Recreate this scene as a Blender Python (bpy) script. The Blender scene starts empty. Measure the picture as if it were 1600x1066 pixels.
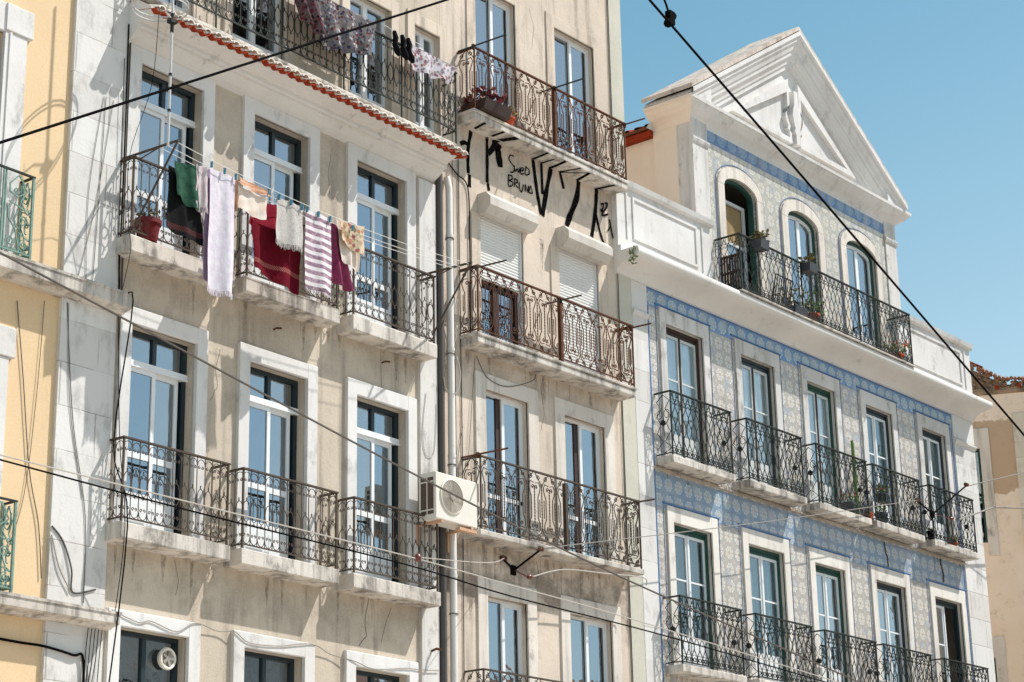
import bpy, bmesh, math, random
from mathutils import Vector, Matrix
random.seed(7)
R = math.radians
SC = bpy.context.scene
COL = SC.collection
PI = math.pi

# ------------------------------------------------------------------ camera
CX = Vector((0.634909, -0.772343, -0.019401))
CU = Vector((-0.227527, -0.21092, 0.950655))
CF = Vector((0.738324, 0.599165, 0.309644))
cam = bpy.data.cameras.new('camera')
cam.sensor_width = 36; cam.lens = 72.95
cam.clip_start = 0.1; cam.clip_end = 2000
camo = bpy.data.objects.new('camera', cam); COL.objects.link(camo)
mw = Matrix.Identity(4)
for i in range(3):
    mw[i][0] = CX[i]; mw[i][1] = CU[i]; mw[i][2] = -CF[i]
mw[2][3] = 1.6
camo.matrix_world = mw
SC.camera = camo

# ------------------------------------------------------------------ sky, sun, exposure
SUN = Vector((1.25, -1.0, 2.3)).normalized()          # towards the sun
elev = math.asin(SUN.z); azim = math.atan2(SUN.x, SUN.y)
world = bpy.data.worlds.new('World'); SC.world = world; world.use_nodes = True
wn = world.node_tree
bg = wn.nodes['Background']
sky = wn.nodes.new('ShaderNodeTexSky'); sky.sky_type = 'NISHITA'; sky.sun_disc = False
sky.sun_elevation = elev; sky.sun_rotation = azim
sky.air_density = 1.1; sky.dust_density = 1.6; sky.ozone_density = 1.0; sky.altitude = 50
hs = wn.nodes.new('ShaderNodeHueSaturation')
hs.inputs['Hue'].default_value = 0.465; hs.inputs['Saturation'].default_value = 1.22; hs.inputs['Value'].default_value = 1.0
wn.links.new(sky.outputs[0], hs.inputs['Color'])
hz_ = wn.nodes.new('ShaderNodeHueSaturation'); hz_.inputs['Hue'].default_value = .466
hz_.inputs['Saturation'].default_value = .88; hz_.inputs['Value'].default_value = 1.12
wn.links.new(sky.outputs[0], hz_.inputs['Color'])
tc_ = wn.nodes.new('ShaderNodeTexCoord'); sx_ = wn.nodes.new('ShaderNodeSeparateXYZ'); wn.links.new(tc_.outputs['Generated'], sx_.inputs[0])
mr_ = wn.nodes.new('ShaderNodeMapRange'); mr_.interpolation_type = 'SMOOTHSTEP'; wn.links.new(sx_.outputs[2], mr_.inputs[0])
for i_, v_ in ((1, .20), (2, .50), (3, 1.0), (4, .0)): mr_.inputs[i_].default_value = v_
mx_ = wn.nodes.new('ShaderNodeMix'); mx_.data_type = 'RGBA'
wn.links.new(mr_.outputs[0], mx_.inputs[0]); wn.links.new(hs.outputs[0], mx_.inputs[6]); wn.links.new(hz_.outputs[0], mx_.inputs[7])
wn.links.new(mx_.outputs[2], bg.inputs['Color'])
bg.inputs['Strength'].default_value = 0.1
sl = bpy.data.lights.new('sun', 'SUN'); sl.energy = 4.3; sl.angle = R(0.5); sl.color = (1.0, 0.975, 0.945)
so = bpy.data.objects.new('sun', sl); COL.objects.link(so)
so.rotation_euler = SUN.to_track_quat('Z', 'Y').to_euler(); so.location = (30, -20, 60)
vs = SC.view_settings
vs.view_transform = 'Standard'; vs.look = 'None'; vs.exposure = 0.48; vs.gamma = 1; vs.use_curve_mapping = False
SC.cycles.max_bounces = 8; SC.cycles.transparent_max_bounces = 12
SC.cycles.use_denoising = True

# ------------------------------------------------------------------ materials
def hexc(h):
    h = h.lstrip('#'); o = []
    for i in (0, 2, 4):
        c = int(h[i:i+2], 16)/255
        o.append(c/12.92 if c <= 0.04045 else ((c+0.055)/1.055)**2.4)
    return (*o, 1)

class NT:
    """small node-graph writer"""
    def __init__(s, name):
        s.m = bpy.data.materials.new(name); s.m.use_nodes = True
        s.t = s.m.node_tree; s.b = s.t.nodes['Principled BSDF']; s.out = s.t.nodes['Material Output']
        s.pos = s.t.nodes.new('ShaderNodeNewGeometry').outputs['Position']
    def lk(s, a, sock):
        if isinstance(a, (int, float)):
            sock.default_value = a if sock.type == 'VALUE' else (a, a, a, 1) if sock.type == 'RGBA' else (a, a, a)
        elif isinstance(a, tuple):
            sock.default_value = a
        else:
            s.t.links.new(a, sock)
    def m_(s, op, a, b=0.0, c=None):
        n = s.t.nodes.new('ShaderNodeMath'); n.operation = op
        s.lk(a, n.inputs[0]); s.lk(b, n.inputs[1])
        if c is not None: s.lk(c, n.inputs[2])
        return n.outputs[0]
    def xyz(s, v=None):
        n = s.t.nodes.new('ShaderNodeSeparateXYZ'); s.lk(v or s.pos, n.inputs[0]); return n.outputs
    def comb(s, x, y, z):
        n = s.t.nodes.new('ShaderNodeCombineXYZ')
        for i, a in enumerate((x, y, z)): s.lk(a, n.inputs[i])
        return n.outputs[0]
    def vscale(s, sc, v=None):
        n = s.t.nodes.new('ShaderNodeVectorMath'); n.operation = 'MULTIPLY'
        s.lk(v or s.pos, n.inputs[0]); n.inputs[1].default_value = sc; return n.outputs[0]
    def vadd(s, f, k):
        n = s.t.nodes.new('ShaderNodeVectorMath'); n.operation = 'ADD'; s.lk(s.pos, n.inputs[0])
        s.lk(s.comb(s.m_('MULTIPLY', f, k), 0.0, 0.0), n.inputs[1]); return n.outputs[0]
    def noise(s, scale, detail=4, rough=.55, v=None, dist=0, col=False):
        n = s.t.nodes.new('ShaderNodeTexNoise'); s.lk(v or s.pos, n.inputs['Vector'])
        n.inputs['Scale'].default_value = scale; n.inputs['Detail'].default_value = detail
        n.inputs['Roughness'].default_value = rough; n.inputs['Distortion'].default_value = dist
        return n.outputs['Color' if col else 'Fac']
    def voro(s, scale, v=None, feat='F1', out='Distance'):
        n = s.t.nodes.new('ShaderNodeTexVoronoi'); n.feature = feat; s.lk(v or s.pos, n.inputs['Vector'])
        n.inputs['Scale'].default_value = scale; return n.outputs[out]
    def ramp(s, f, a, b, lo=0.0, hi=1.0):
        n = s.t.nodes.new('ShaderNodeMapRange'); n.interpolation_type = 'SMOOTHSTEP'; s.lk(f, n.inputs[0])
        n.inputs[1].default_value = a; n.inputs[2].default_value = b; n.inputs[3].default_value = lo; n.inputs[4].default_value = hi
        return n.outputs[0]
    def mix(s, f, a, b, mode='MIX'):
        n = s.t.nodes.new('ShaderNodeMix'); n.data_type = 'RGBA'; n.blend_type = mode
        s.lk(f, n.inputs[0]); s.lk(a, n.inputs[6]); s.lk(b, n.inputs[7]); return n.outputs[2]
    def cramp(s, f, stops):
        n = s.t.nodes.new('ShaderNodeValToRGB'); s.lk(f, n.inputs[0]); e = n.color_ramp.elements
        while len(e) < len(stops): e.new(.5)
        for q, (p, c) in zip(e, stops): q.position = p; q.color = c
        return n.outputs[0]
    def bump(s, h, st=.2, d=.01):
        n = s.t.nodes.new('ShaderNodeBump'); n.inputs['Strength'].default_value = st; n.inputs['Distance'].default_value = d
        s.lk(h, n.inputs['Height']); s.t.links.new(n.outputs[0], s.b.inputs['Normal']); return n.outputs[0]
    def fin(s, col, rough=.85, spec=.3, metal=0):
        s.lk(col, s.b.inputs['Base Color']); s.lk(rough, s.b.inputs['Roughness'])
        s.b.inputs['Specular IOR Level'].default_value = spec; s.b.inputs['Metallic'].default_value = metal
        return s.m

def plaster(name, c1, c2, dirt='#6f655a', dirt_amt=.35, streak=.3, bump=.25, lo=.56, hi=.78, patch=None, zones=()):
    g = NT(name)
    n1 = g.noise(.55, 6, .6)
    col = g.mix(g.ramp(n1, .35, .65), hexc(c1), hexc(c2))
    if patch:
        pn = g.noise(1.1, 8, .65, v=g.vscale((1, 1, .8)))
        col = g.mix(g.ramp(pn, .58, .62, 0, .7), col, hexc(patch))
    st = g.noise(1, 6, .6, v=g.vscale((5, 5, .35)))
    col = g.mix(g.ramp(st, lo-.04, hi, 0, streak), col, hexc(dirt))
    n2 = g.noise(3.2, 8, .7, v=g.vscale((1, 1, .6)))
    col = g.mix(g.ramp(n2, lo, hi, 0, dirt_amt), col, hexc(dirt))
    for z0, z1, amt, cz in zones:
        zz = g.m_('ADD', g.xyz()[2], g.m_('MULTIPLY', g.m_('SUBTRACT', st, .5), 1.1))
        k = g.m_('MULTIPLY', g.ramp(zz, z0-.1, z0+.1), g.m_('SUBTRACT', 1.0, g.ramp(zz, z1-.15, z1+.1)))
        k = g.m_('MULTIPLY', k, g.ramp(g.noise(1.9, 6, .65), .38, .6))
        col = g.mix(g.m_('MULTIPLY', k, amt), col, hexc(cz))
    n3 = g.noise(45, 3, .6)
    col = g.mix(g.ramp(n3, .35, .75, 0, .10), col, hexc('#fff8ee'))
    g.bump(g.m_('ADD', g.m_('MULTIPLY', n3, .5), g.noise(9, 5, .6)), bump, .015)
    return g.fin(col, .92, .15)

M = {}
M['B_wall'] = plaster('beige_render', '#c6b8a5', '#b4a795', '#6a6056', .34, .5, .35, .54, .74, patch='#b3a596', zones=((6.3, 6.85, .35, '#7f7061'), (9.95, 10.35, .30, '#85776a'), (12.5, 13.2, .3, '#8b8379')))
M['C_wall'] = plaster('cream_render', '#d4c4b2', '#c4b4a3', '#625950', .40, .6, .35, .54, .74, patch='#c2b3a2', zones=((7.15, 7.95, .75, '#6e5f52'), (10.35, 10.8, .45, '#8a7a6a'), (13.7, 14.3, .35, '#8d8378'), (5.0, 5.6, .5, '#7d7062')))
M['A_wall'] = plaster('yellow_render', '#dabd95', '#d5b890', '#a3875f', .15, .10, .12)
M['E_side'] = plaster('pale_ochre_render', '#eadac8', '#e2d0bc', '#a8937c', .2, .2)
def stained(name, c1, c2, spots, **k):
    m = plaster(name, c1, c2, **k)
    return m
M['white'] = plaster('white_limewash', '#d3cfca', '#c4c0ba', '#69645f', .65, .45, .3, .52, .70)
M['white2'] = plaster('white_paint_trim', '#d9d6d2', '#ccc8c3', '#77726e', .5, .14, .25, .53, .72)
M['stone'] = plaster('pale_limestone', '#dbd2c6', '#cdc3b7', '#5f5852', .6, .5, .35, .53, .72)
M['slab'] = plaster('weathered_slab_stone', '#d3cbc0', '#bcb3a8', '#453f3a', .75, .65, .5, .48, .68)
M['stone2'] = plaster('pale_white_stone', '#e0dad0', '#d3ccc2', '#6b645d', .5, .4, .3, .54, .74)
M['hood'] = plaster('hood_stone', '#d0c9bf', '#c0b8ad', '#5a534d', .5, .3, .4, .54, .74)
M['greystone'] = plaster('grey_weathered_stone', '#b5a898', '#93887c', '#4d463f', .6, .5, .5)
M['quoin_green'] = plaster('pale_green_grey_paint', '#c4bfb0', '#b8b5a6', '#8a8578', .45, .3, .15)
M['cove'] = plaster('grimy_cornice_paint', '#dad5cf', '#cdc8c2', '#5f5954', .5, .08, .3, .57, .74)
M['room'] = plaster('interior_plaster', '#8a8076', '#7a7168', '#4b4540', .2, .1)
M['pave'] = plaster('cobble_paving', '#bcb5ac', '#ada69d', '#7a7066', .4, 0, .4)

def blocks(name, c1, c2, bw, bh, joint='#8d857b'):
    g = NT(name)
    x, y, z = g.xyz()
    row = g.m_('FLOOR', g.m_('DIVIDE', z, bh))
    off = g.m_('MULTIPLY', g.m_('MODULO', row, 2.0), .5)
    fx = g.m_('FRACT', g.m_('ADD', g.m_('DIVIDE', x, bw), off)); fz = g.m_('FRACT', g.m_('DIVIDE', z, bh))
    nz = g.m_('MULTIPLY', g.noise(2.5, 5), .012)
    jz = g.ramp(g.m_('ABSOLUTE', g.m_('SUBTRACT', g.m_('ADD', fz, nz), .5)), .484, .494)
    jx = g.ramp(g.m_('ABSOLUTE', g.m_('SUBTRACT', fx, .5)), .488, .496)
    j = g.m_('MULTIPLY', g.m_('MAXIMUM', jz, jx), g.ramp(g.noise(1.7, 3), .38, .6))
    cell = g.m_('FRACT', g.m_('MULTIPLY', g.m_('SINE', g.m_('MULTIPLY', row, 12.9)), 43.7))
    base = g.mix(g.m_('MULTIPLY', cell, .8), hexc(c1), hexc(c2))
    n2 = g.noise(3.0, 9, .7, v=g.vscale((1, 1, .5)))
    base = g.mix(g.ramp(n2, .50, .72, 0, .55), base, hexc('#858079'))
    st = g.noise(1, 6, .6, v=g.vscale((6, 6, .4)))
    base = g.mix(g.ramp(st, .54, .8, 0, .35), base, hexc('#968d83'))
    col = g.mix(g.m_('MULTIPLY', j, .7), base, hexc(joint))
    g.bump(g.m_('SUBTRACT', g.noise(20, 5), g.m_('MULTIPLY', j, 1.5)), .3, .012)
    return g.fin(col, .9, .15)
M['blocks'] = blocks('limewashed_stone_blocks', '#d8d5d0', '#c9c5bf', 1.1, .52)
M['blocksE'] = blocks('quoin_stone_blocks', '#ddd2c1', '#d0c2ae', .9, .34)

def azulejo(name, P, cream, ring, flower, corner, blue_mix, ringd='#6f7987', x0=26.28, z0=0.0):
    g = NT(name)
    x, y, z = g.xyz()
    ux = g.m_('DIVIDE', g.m_('SUBTRACT', x, x0), P); uz = g.m_('DIVIDE', g.m_('SUBTRACT', z, z0), P)
    fx = g.m_('SUBTRACT', g.m_('FRACT', ux), .5); fz = g.m_('SUBTRACT', g.m_('FRACT', uz), .5)
    ax = g.m_('ABSOLUTE', fx); az = g.m_('ABSOLUTE', fz)
    r = g.m_('SQRT', g.m_('ADD', g.m_('MULTIPLY', fx, fx), g.m_('MULTIPLY', fz, fz)))
    bx = g.m_('SUBTRACT', .5, ax); bz = g.m_('SUBTRACT', .5, az)
    rc = g.m_('SQRT', g.m_('ADD', g.m_('MULTIPLY', bx, bx), g.m_('MULTIPLY', bz, bz)))
    th = g.m_('ARCTAN2', fz, fx)
    pet = g.m_('MULTIPLY', g.m_('COSINE', g.m_('MULTIPLY', th, 8.0)), .03)
    wn_ = g.m_('MULTIPLY', g.m_('SUBTRACT', g.noise(30, 3), .5), .05)
    rr = g.m_('ADD', g.m_('ADD', r, pet), wn_)
    disc = g.m_('SUBTRACT', 1.0, g.ramp(rr, .36, .42))
    ringm = g.m_('SUBTRACT', 1.0, g.ramp(g.m_('ABSOLUTE', g.m_('SUBTRACT', rr, .25)), .02, .05))
    flow = g.m_('SUBTRACT', 1.0, g.ramp(rr, .08, .14))
    corn = g.m_('SUBTRACT', 1.0, g.ramp(g.m_('ADD', rc, wn_), .08, .13))
    blot = g.ramp(g.noise(22, 3), .35, .65, .75, 1.0)
    col = g.mix(g.m_('MULTIPLY', disc, g.m_('MULTIPLY', blot, .9)), hexc(ring), hexc(cream))
    col = g.mix(g.m_('MULTIPLY', ringm, .5), col, hexc(ring))
    edge = g.m_('SUBTRACT', 1.0, g.ramp(g.m_('ABSOLUTE', g.m_('SUBTRACT', rr, .40)), .008, .03))
    col = g.mix(g.m_('MULTIPLY', edge, .55), col, hexc(ringd))
    spk = g.m_('MULTIPLY', g.ramp(g.m_('COSINE', g.m_('MULTIPLY', th, 8.0)), .55, .9), g.m_('MULTIPLY', g.ramp(rr, .12, .16), g.m_('SUBTRACT', 1.0, g.ramp(rr, .33, .36))))
    col = g.mix(g.m_('MULTIPLY', spk, .5), col, hexc(ringd))
    dia = g.m_('SUBTRACT', 1.0, g.ramp(g.m_('ABSOLUTE', g.m_('SUBTRACT', g.m_('ADD', bx, bz), .17)), .01, .035))
    col = g.mix(g.m_('MULTIPLY', dia, .4), col, hexc(flower))
    col = g.mix(g.m_('MULTIPLY', flow, .7), col, hexc(flower))
    col = g.mix(g.m_('MULTIPLY', corn, .6), col, hexc(corner))
    tx = g.m_('FRACT', g.m_('MULTIPLY', ux, 2.0)); tz = g.m_('FRACT', g.m_('MULTIPLY', uz, 2.0))
    gr = g.m_('MAXIMUM', g.ramp(g.m_('ABSOLUTE', g.m_('SUBTRACT', tx, .5)), .465, .49), g.ramp(g.m_('ABSOLUTE', g.m_('SUBTRACT', tz, .5)), .465, .49))
    cid = g.comb(g.m_('FLOOR', g.m_('MULTIPLY', ux, 2.0)), 0.0, g.m_('FLOOR', g.m_('MULTIPLY', uz, 2.0)))
    wnode = g.t.nodes.new('ShaderNodeTexWhiteNoise'); g.lk(cid, wnode.inputs['Vector'])
    tv = wnode.outputs['Value']
    col = g.mix(g.m_('MULTIPLY', tv, .25), col, hexc('#c4b8a8'))
    col = g.mix(g.ramp(tv, .9, .93, 0, .45), col, hexc('#8f99a8'))
    big = g.noise(.6, 5, .65)
    col = g.mix(g.ramp(big, .4, .7, 0, blue_mix), col, hexc(ring))
    n2 = g.noise(2.4, 9, .72, v=g.vscale((1, 1, .55)))
    col = g.mix(g.ramp(n2, .54, .74, 0, .5), col, hexc('#8d8378'))
    col = g.mix(g.m_('MULTIPLY', gr, .55), col, hexc('#857e76'))
    g.bump(g.m_('ADD', g.m_('SUBTRACT', g.noise(6, 3), gr), g.m_('MULTIPLY', tv, g.m_('ADD', tx, tz))), .25, .008)
    return g.fin(col, g.ramp(n2, .4, .8, .28, .6), .45)
M['tile'] = azulejo('patterned_wall_tiles', .28, '#ddd6ca', '#aaa59d', '#a08464', '#cbc4ba', .06)
M['tile_top'] = azulejo('faded_patterned_wall_tiles', .28, '#d9d2c4', '#aeab9f', '#a8986e', '#cbc5b8', .06)
M['border'] = azulejo('blue_border_tiles', .30, '#b4c0bb', '#4a7eae', '#8aa2a0', '#376ba3', .06, ringd='#3f6f9f', z0=12.62)
M['frieze'] = azulejo('deep_blue_frieze_tiles', .34, '#7f9fb6', '#2f6297', '#5f86a0', '#28568b', .1, ringd='#2f5f90', z0=16.19)
M['tile_shade'] = azulejo('shade_blue_tiles', .28, '#bcbfbd', '#6e89a3', '#9a9076', '#5f7fa0', .12, ringd='#4d6c8e')  # wall tiles with bluish shade put into their colour

def simple(name, c, rough=.6, spec=.4, metal=0, var=.25, dark='#3a342e', scale=8, bump=.1):
    g = NT(name)
    n = g.noise(scale, 6, .65)
    col = g.mix(g.ramp(n, .45, .8, 0, var), hexc(c), hexc(dark))
    if bump: g.bump(g.noise(scale*4, 4), bump, .004)
    return g.fin(col, rough, spec, metal)
M['iron'] = simple('brown_painted_iron', '#4d4238', .7, .25, 0, .6, '#231c17', 20)
M['iron_rust'] = simple('rusty_iron', '#5e3e2e', .85, .12, 0, .75, '#2c1e18', 9)
M['iron_dark'] = simple('dark_green_grey_iron', '#2c302c', .65, .2, 0, .55, '#20241f', 16)
M['iron_green'] = simple('verdigris_painted_iron', '#6f8d80', .55, .4, 0, .5, '#24332b', 12)
M['black'] = simple('black_rubber', '#0b0a0c', 1, .05, 0, .1)
M['cabledark'] = simple('dark_grey_cable', '#5b554f', .8, .2, 0, .3)
M['cablegrey'] = simple('grey_cable', '#8b857d', .6, .4, 0, .2)
M['cablewhite'] = simple('pale_cable', '#b3aca2', .6, .4, 0, .2)
M['alu'] = simple('white_lacquered_frame', '#e3e4e3', .4, .5, 0, .10, '#9fa09e')
M['darkframe'] = simple('dark_teal_frame', '#1c2a30', .45, .5, 0, .2, '#0d1216')
M['greenframe'] = simple('green_painted_frame', '#234a40', .55, .3, 0, .4, '#16261f')
M['woodframe'] = simple('dark_brown_frame', '#3d2c26', .6, .3, 0, .3, '#1f1815')
M['greywood'] = simple('pale_painted_wood', '#c9ccc9', .55, .3, 0, .25, '#8e908c')
M['gap'] = simple('dark_joint', '#1b1917', .9, .1, 0, .1)
M['pipe_dark'] = simple('dark_iron_pipe', '#4b4844', .6, .4, 0, .4)
M['pipe'] = simple('white_plastic_pipe', '#d5d1ca', .45, .4, 0, .3, '#8f887f', 5)
M['zinc'] = simple('dull_galvanised_steel', '#c9c6c1', .4, .5, .4, .2)
M['terracotta'] = simple('terracotta', '#b4502f', .85, .2, 0, .4, '#6b2c1b', 12, .3)
M['tilered'] = simple('red_roof_tile', '#94391f', .9, .1, 0, .8, '#5e2b1d', 11, .4)
M['verge'] = plaster('weathered_cement', '#cfc2b4', '#bfb1a3', '#6b5d50', .6, .5, .5, .5, .7)
M['tiledark'] = simple('weathered_roof_tile', '#8f6049', .9, .2, 0, .75, '#41342e', 9, .4)
M['limecap'] = simple('lime_mortar', '#e0d9cd', .9, .2, 0, .45, '#8d8478', 14, .4)
M['potred'] = simple('red_glazed_pot', '#6f1c1d', .5, .4, 0, .4, '#2f0d0e', 8)
M['plastic_dark'] = simple('dark_plastic', '#3a3c40', .5, .4, 0, .2)
M['shutter'] = simple('white_shutter_slats', '#e3e1dc', .5, .4, 0, .12, '#a5a09a', 6)
M['acwhite'] = simple('cream_metal_casing', '#ddd6c9', .45, .4, 0, .15, '#a89f92', 4)
M['grille'] = simple('beige_wire_guard', '#a3988b', .5, .4, 0, .2)
M['acdark'] = simple('dark_coil', '#5a4a40', .7, .3, 0, .5, '#2a221e', 40)
M['spray'] = simple('black_spray_paint', '#0b0a0d', 1, .0, 0, .55, '#5a534c', 30)
def broken(m):
    g = m.node_tree; b = g.nodes['Principled BSDF']; o = g.nodes['Material Output']
    n = g.nodes.new('ShaderNodeTexNoise'); n.inputs['Scale'].default_value = 34; n.inputs['Detail'].default_value = 6; n.inputs['Roughness'].default_value = .7
    p = g.nodes.new('ShaderNodeNewGeometry'); g.links.new(p.outputs['Position'], n.inputs['Vector'])
    r = g.nodes.new('ShaderNodeMapRange'); g.links.new(n.outputs['Fac'], r.inputs[0]); r.inputs[1].default_value = .60; r.inputs[2].default_value = .74; r.inputs[4].default_value = .75
    t = g.nodes.new('ShaderNodeBsdfTransparent'); x = g.nodes.new('ShaderNodeMixShader')
    g.links.new(r.outputs[0], x.inputs[0]); g.links.new(b.outputs[0], x.inputs[1]); g.links.new(t.outputs[0], x.inputs[2]); g.links.new(x.outputs[0], o.inputs['Surface'])
broken(M['spray'])
M['spraygrey'] = simple('faded_grey_spray_paint', '#77736f', .8, .2, 0, .4, '#a19b93')
M['blue_line'] = simple('blue_glazed_moulding', '#4570a3', .4, .5, 0, .55, '#7f95b5', 10)
M['blue_thin'] = simple('slate_blue_line', '#56688a', .5, .4, 0, .4, '#8f949c', 10)
M['wash'] = simple('dirty_wash', '#5a4d41', 1, 0, 0, .3)
broken(M['wash'])
_r = [q for q in M['wash'].node_tree.nodes if q.type == 'MAP_RANGE'][-1]; _r.inputs[1].default_value = .3; _r.inputs[2].default_value = .6; _r.inputs[3].default_value = .55; _r.inputs[4].default_value = .97
[q for q in M['wash'].node_tree.nodes if q.type == 'TEX_NOISE'][-1].inputs['Scale'].default_value = 14
M['ceramic'] = simple('brown_ceramic_insulator', '#6e3328', .35, .5, 0, .3)
M['peg'] = simple('blue_plastic', '#3a7d92', .4, .4, 0, .1)
M['rope'] = simple('pale_line', '#d9d6d0', .7, .2, 0, .1)
M['rubble'] = plaster('rubble_masonry', '#b59a7d', '#8e775f', '#4f4136', .8, .3, 1.0, .45, .65)
M['woodpink'] = simple('raw_timber', '#c7a083', .8, .2, 0, .3, '#8d6a50')

def leafmat(name, a, b):
    g = NT(name)
    col = g.mix(g.noise(25, 3), hexc(a), hexc(b)); g.fin(col, .6, .3); return g.m
M['leaf'] = leafmat('green_leaves', '#4f6b36', '#6f8446')
M['leaf_dry'] = leafmat('dry_leaves', '#74653e', '#4d4a2b')
M['leaf_red'] = leafmat('red_leaves', '#7d2b2b', '#4b2023')
M['petal_red'] = leafmat('red_petals', '#c23428', '#d9583c')
M['petal_pink'] = leafmat('pink_petals', '#d05a78', '#c23a50')
M['petal_yellow'] = leafmat('yellow_petals', '#d8b53c', '#c99a2c')

def glass(name, refl=.34, tint='#9fb6bf', rough=.015):
    g = NT(name); t = g.t
    t.nodes.remove(g.b)
    gl = t.nodes.new('ShaderNodeBsdfGlossy'); gl.inputs['Roughness'].default_value = rough
    oi = t.nodes.new('ShaderNodeObjectInfo')
    g.lk(g.mix(oi.outputs['Random'], (.72, .86, .97, 1), (.93, .97, 1, 1)), gl.inputs['Color'])
    tr = t.nodes.new('ShaderNodeBsdfTransparent'); tr.inputs['Color'].default_value = hexc(tint)
    mx = t.nodes.new('ShaderNodeMixShader')
    lw = t.nodes.new('ShaderNodeLayerWeight'); lw.inputs['Blend'].default_value = .5
    g.lk(g.m_('MINIMUM', g.m_('ADD', g.m_('MULTIPLY', g.m_('POWER', lw.outputs['Facing'], 4.0), .6), refl), 1.0), mx.inputs[0])
    bn = t.nodes.new('ShaderNodeBump'); bn.inputs['Strength'].default_value = .12; bn.inputs['Distance'].default_value = .05
    g.lk(g.noise(1.6, 3, v=g.vadd(oi.outputs['Random'], 40)), bn.inputs['Height']); t.links.new(bn.outputs[0], gl.inputs['Normal'])
    t.links.new(tr.outputs[0], mx.inputs[1]); t.links.new(gl.outputs[0], mx.inputs[2])
    t.links.new(mx.outputs[0], g.out.inputs['Surface'])
    return g.m
M['glass'] = glass('window_glass', .33)
M['glassclear'] = glass('clear_window_glass', .14, '#f4f9fa')
M['glassmid'] = glass('pale_window_glass', .13, '#cfdcdf')

def cloth(name, fn):
    g = NT(name)
    col = fn(g)
    g.bump(g.m_('ADD', g.m_('MULTIPLY', g.noise(120, 2), .15), g.noise(9, 4, .6, v=g.vscale((1.6, 1, .7)), dist=.6)), .5, .02)
    m = g.fin(col, .95, .1)
    tl_ = g.t.nodes.new('ShaderNodeBsdfTranslucent'); g.lk(col, tl_.inputs['Color'])
    mx = g.t.nodes.new('ShaderNodeMixShader'); mx.inputs[0].default_value = .25
    g.t.links.new(g.b.outputs[0], mx.inputs[1]); g.t.links.new(tl_.outputs[0], mx.inputs[2]); g.t.links.new(mx.outputs[0], g.out.inputs['Surface'])
    return m
def stripes(g):
    x, y, z = g.xyz()
    f = g.m_('FRACT', g.m_('ADD', g.m_('DIVIDE', z, .105), g.m_('MULTIPLY', g.noise(6, 3), .12)))
    k = g.ramp(g.m_('ABSOLUTE', g.m_('SUBTRACT', f, .5)), .2, .28)
    c = g.mix(g.ramp(g.noise(18, 4), .4, .65), hexc('#9c7e8e'), hexc('#c3a9b2'))
    return g.mix(k, hexc('#ece6e6'), c)
def floral(base, cols, sc):
    def fn(g):
        v = g.vscale((1, 1, 1)); nz = g.noise(5, 3, col=True)
        w = g.mix(.12, g.pos, nz)
        d = g.voro(sc, w); cc = g.voro(sc, w, out='Color')
        cs = g.cramp(g.xyz(cc)[0], [(i/len(cols), hexc(c)) for i, c in enumerate(cols)])
        k = g.ramp(g.m_('ADD', d, g.m_('MULTIPLY', g.noise(40, 3), .3)), .55, .75)
        return g.mix(k, cs, hexc(base))
    return fn
def band(base, accent, z0, z1, fine):
    def fn(g):
        x, y, z = g.xyz()
        k = g.m_('MULTIPLY', g.ramp(z, z0, z0+.01), g.m_('SUBTRACT', 1.0, g.ramp(z, z1-.01, z1)))
        dots = g.ramp(g.m_('SINE', g.m_('MULTIPLY', g.m_('ADD', x, g.m_('MULTIPLY', z, .9)), 210.0)), .0, .5)
        b = g.mix(g.noise(9, 4), hexc(base), hexc(fine))
        return g.mix(g.m_('MULTIPLY', k, dots), b, hexc(accent))
    return fn
plainc = lambda a, b, s=14: (lambda g: g.mix(g.ramp(g.noise(s, 5), .35, .7), hexc(a), hexc(b)))
M['cl_green'] = cloth('dark_green_towelling', plainc('#2e4f40', '#3d6450'))
M['cl_black'] = cloth('black_towelling', band('#17191a', '#6e3c3c', 10.52, 10.60, '#22211f'))
M['cl_pink'] = cloth('pale_pink_towelling', plainc('#d9cdcc', '#c9b6ba'))
M['cl_white'] = cloth('white_lilac_towelling', plainc('#e9e3e8', '#dcd2dc'))
M['cl_lilac'] = cloth('lilac_towelling', plainc('#b59cb6', '#a58ea8'))
M['cl_cream'] = cloth('cream_cotton', plainc('#efe2d6', '#e7d6c6', 6))
M['cl_peach'] = cloth('peach_cotton', plainc('#e3b494', '#d8a483', 6))
M['cl_red'] = cloth('wine_red_towelling', band('#5f0f1e', '#b77a6e', 10.50, 10.57, '#7a1626'))
M['cl_redlit'] = cloth('lit_wine_red_towelling', plainc('#a02a3e', '#8f2236'))  # brighter copy of the wine red, sunlight put into the colour
M['cl_grey'] = cloth('greyish_white_waffle', plainc('#d4cfc8', '#b9b3ad', 60))
M['cl_strip'] = cloth('lilac_striped_towelling', stripes)
M['cl_mauve'] = cloth('mauve_cotton', plainc('#9d4a68', '#863a58'))
M['cl_flor'] = cloth('beige_floral_cotton', floral('#dac9ad', ['#a8586a', '#b98c6a', '#9c7b5c', '#c3a27e'], 16))
M['cl_dress'] = cloth('blue_and_red_leaf_print', floral('#7c7673', ['#4a2530', '#39435c', '#8f8c93', '#4d5368', '#252a3d', '#d8d4d6', '#6b3038'], 24))
M['cl_dressd'] = cloth('dark_red_leaf_print', floral('#6d5a60', ['#3a1a22', '#2a2420', '#7d2f3a', '#594a46'], 22))
M['cl_sheet'] = cloth('white_red_leaf_print', floral('#d6d1d3', ['#8c5a66', '#7d7f92', '#c9c4c8', '#a24a52', '#92868c'], 20))
M['cl_sock'] = cloth('black_knit', plainc('#141416', '#1f1f22'))
M['curtain'] = cloth('white_net_curtain', plainc('#efeeec', '#e3e2df', 4))
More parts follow.
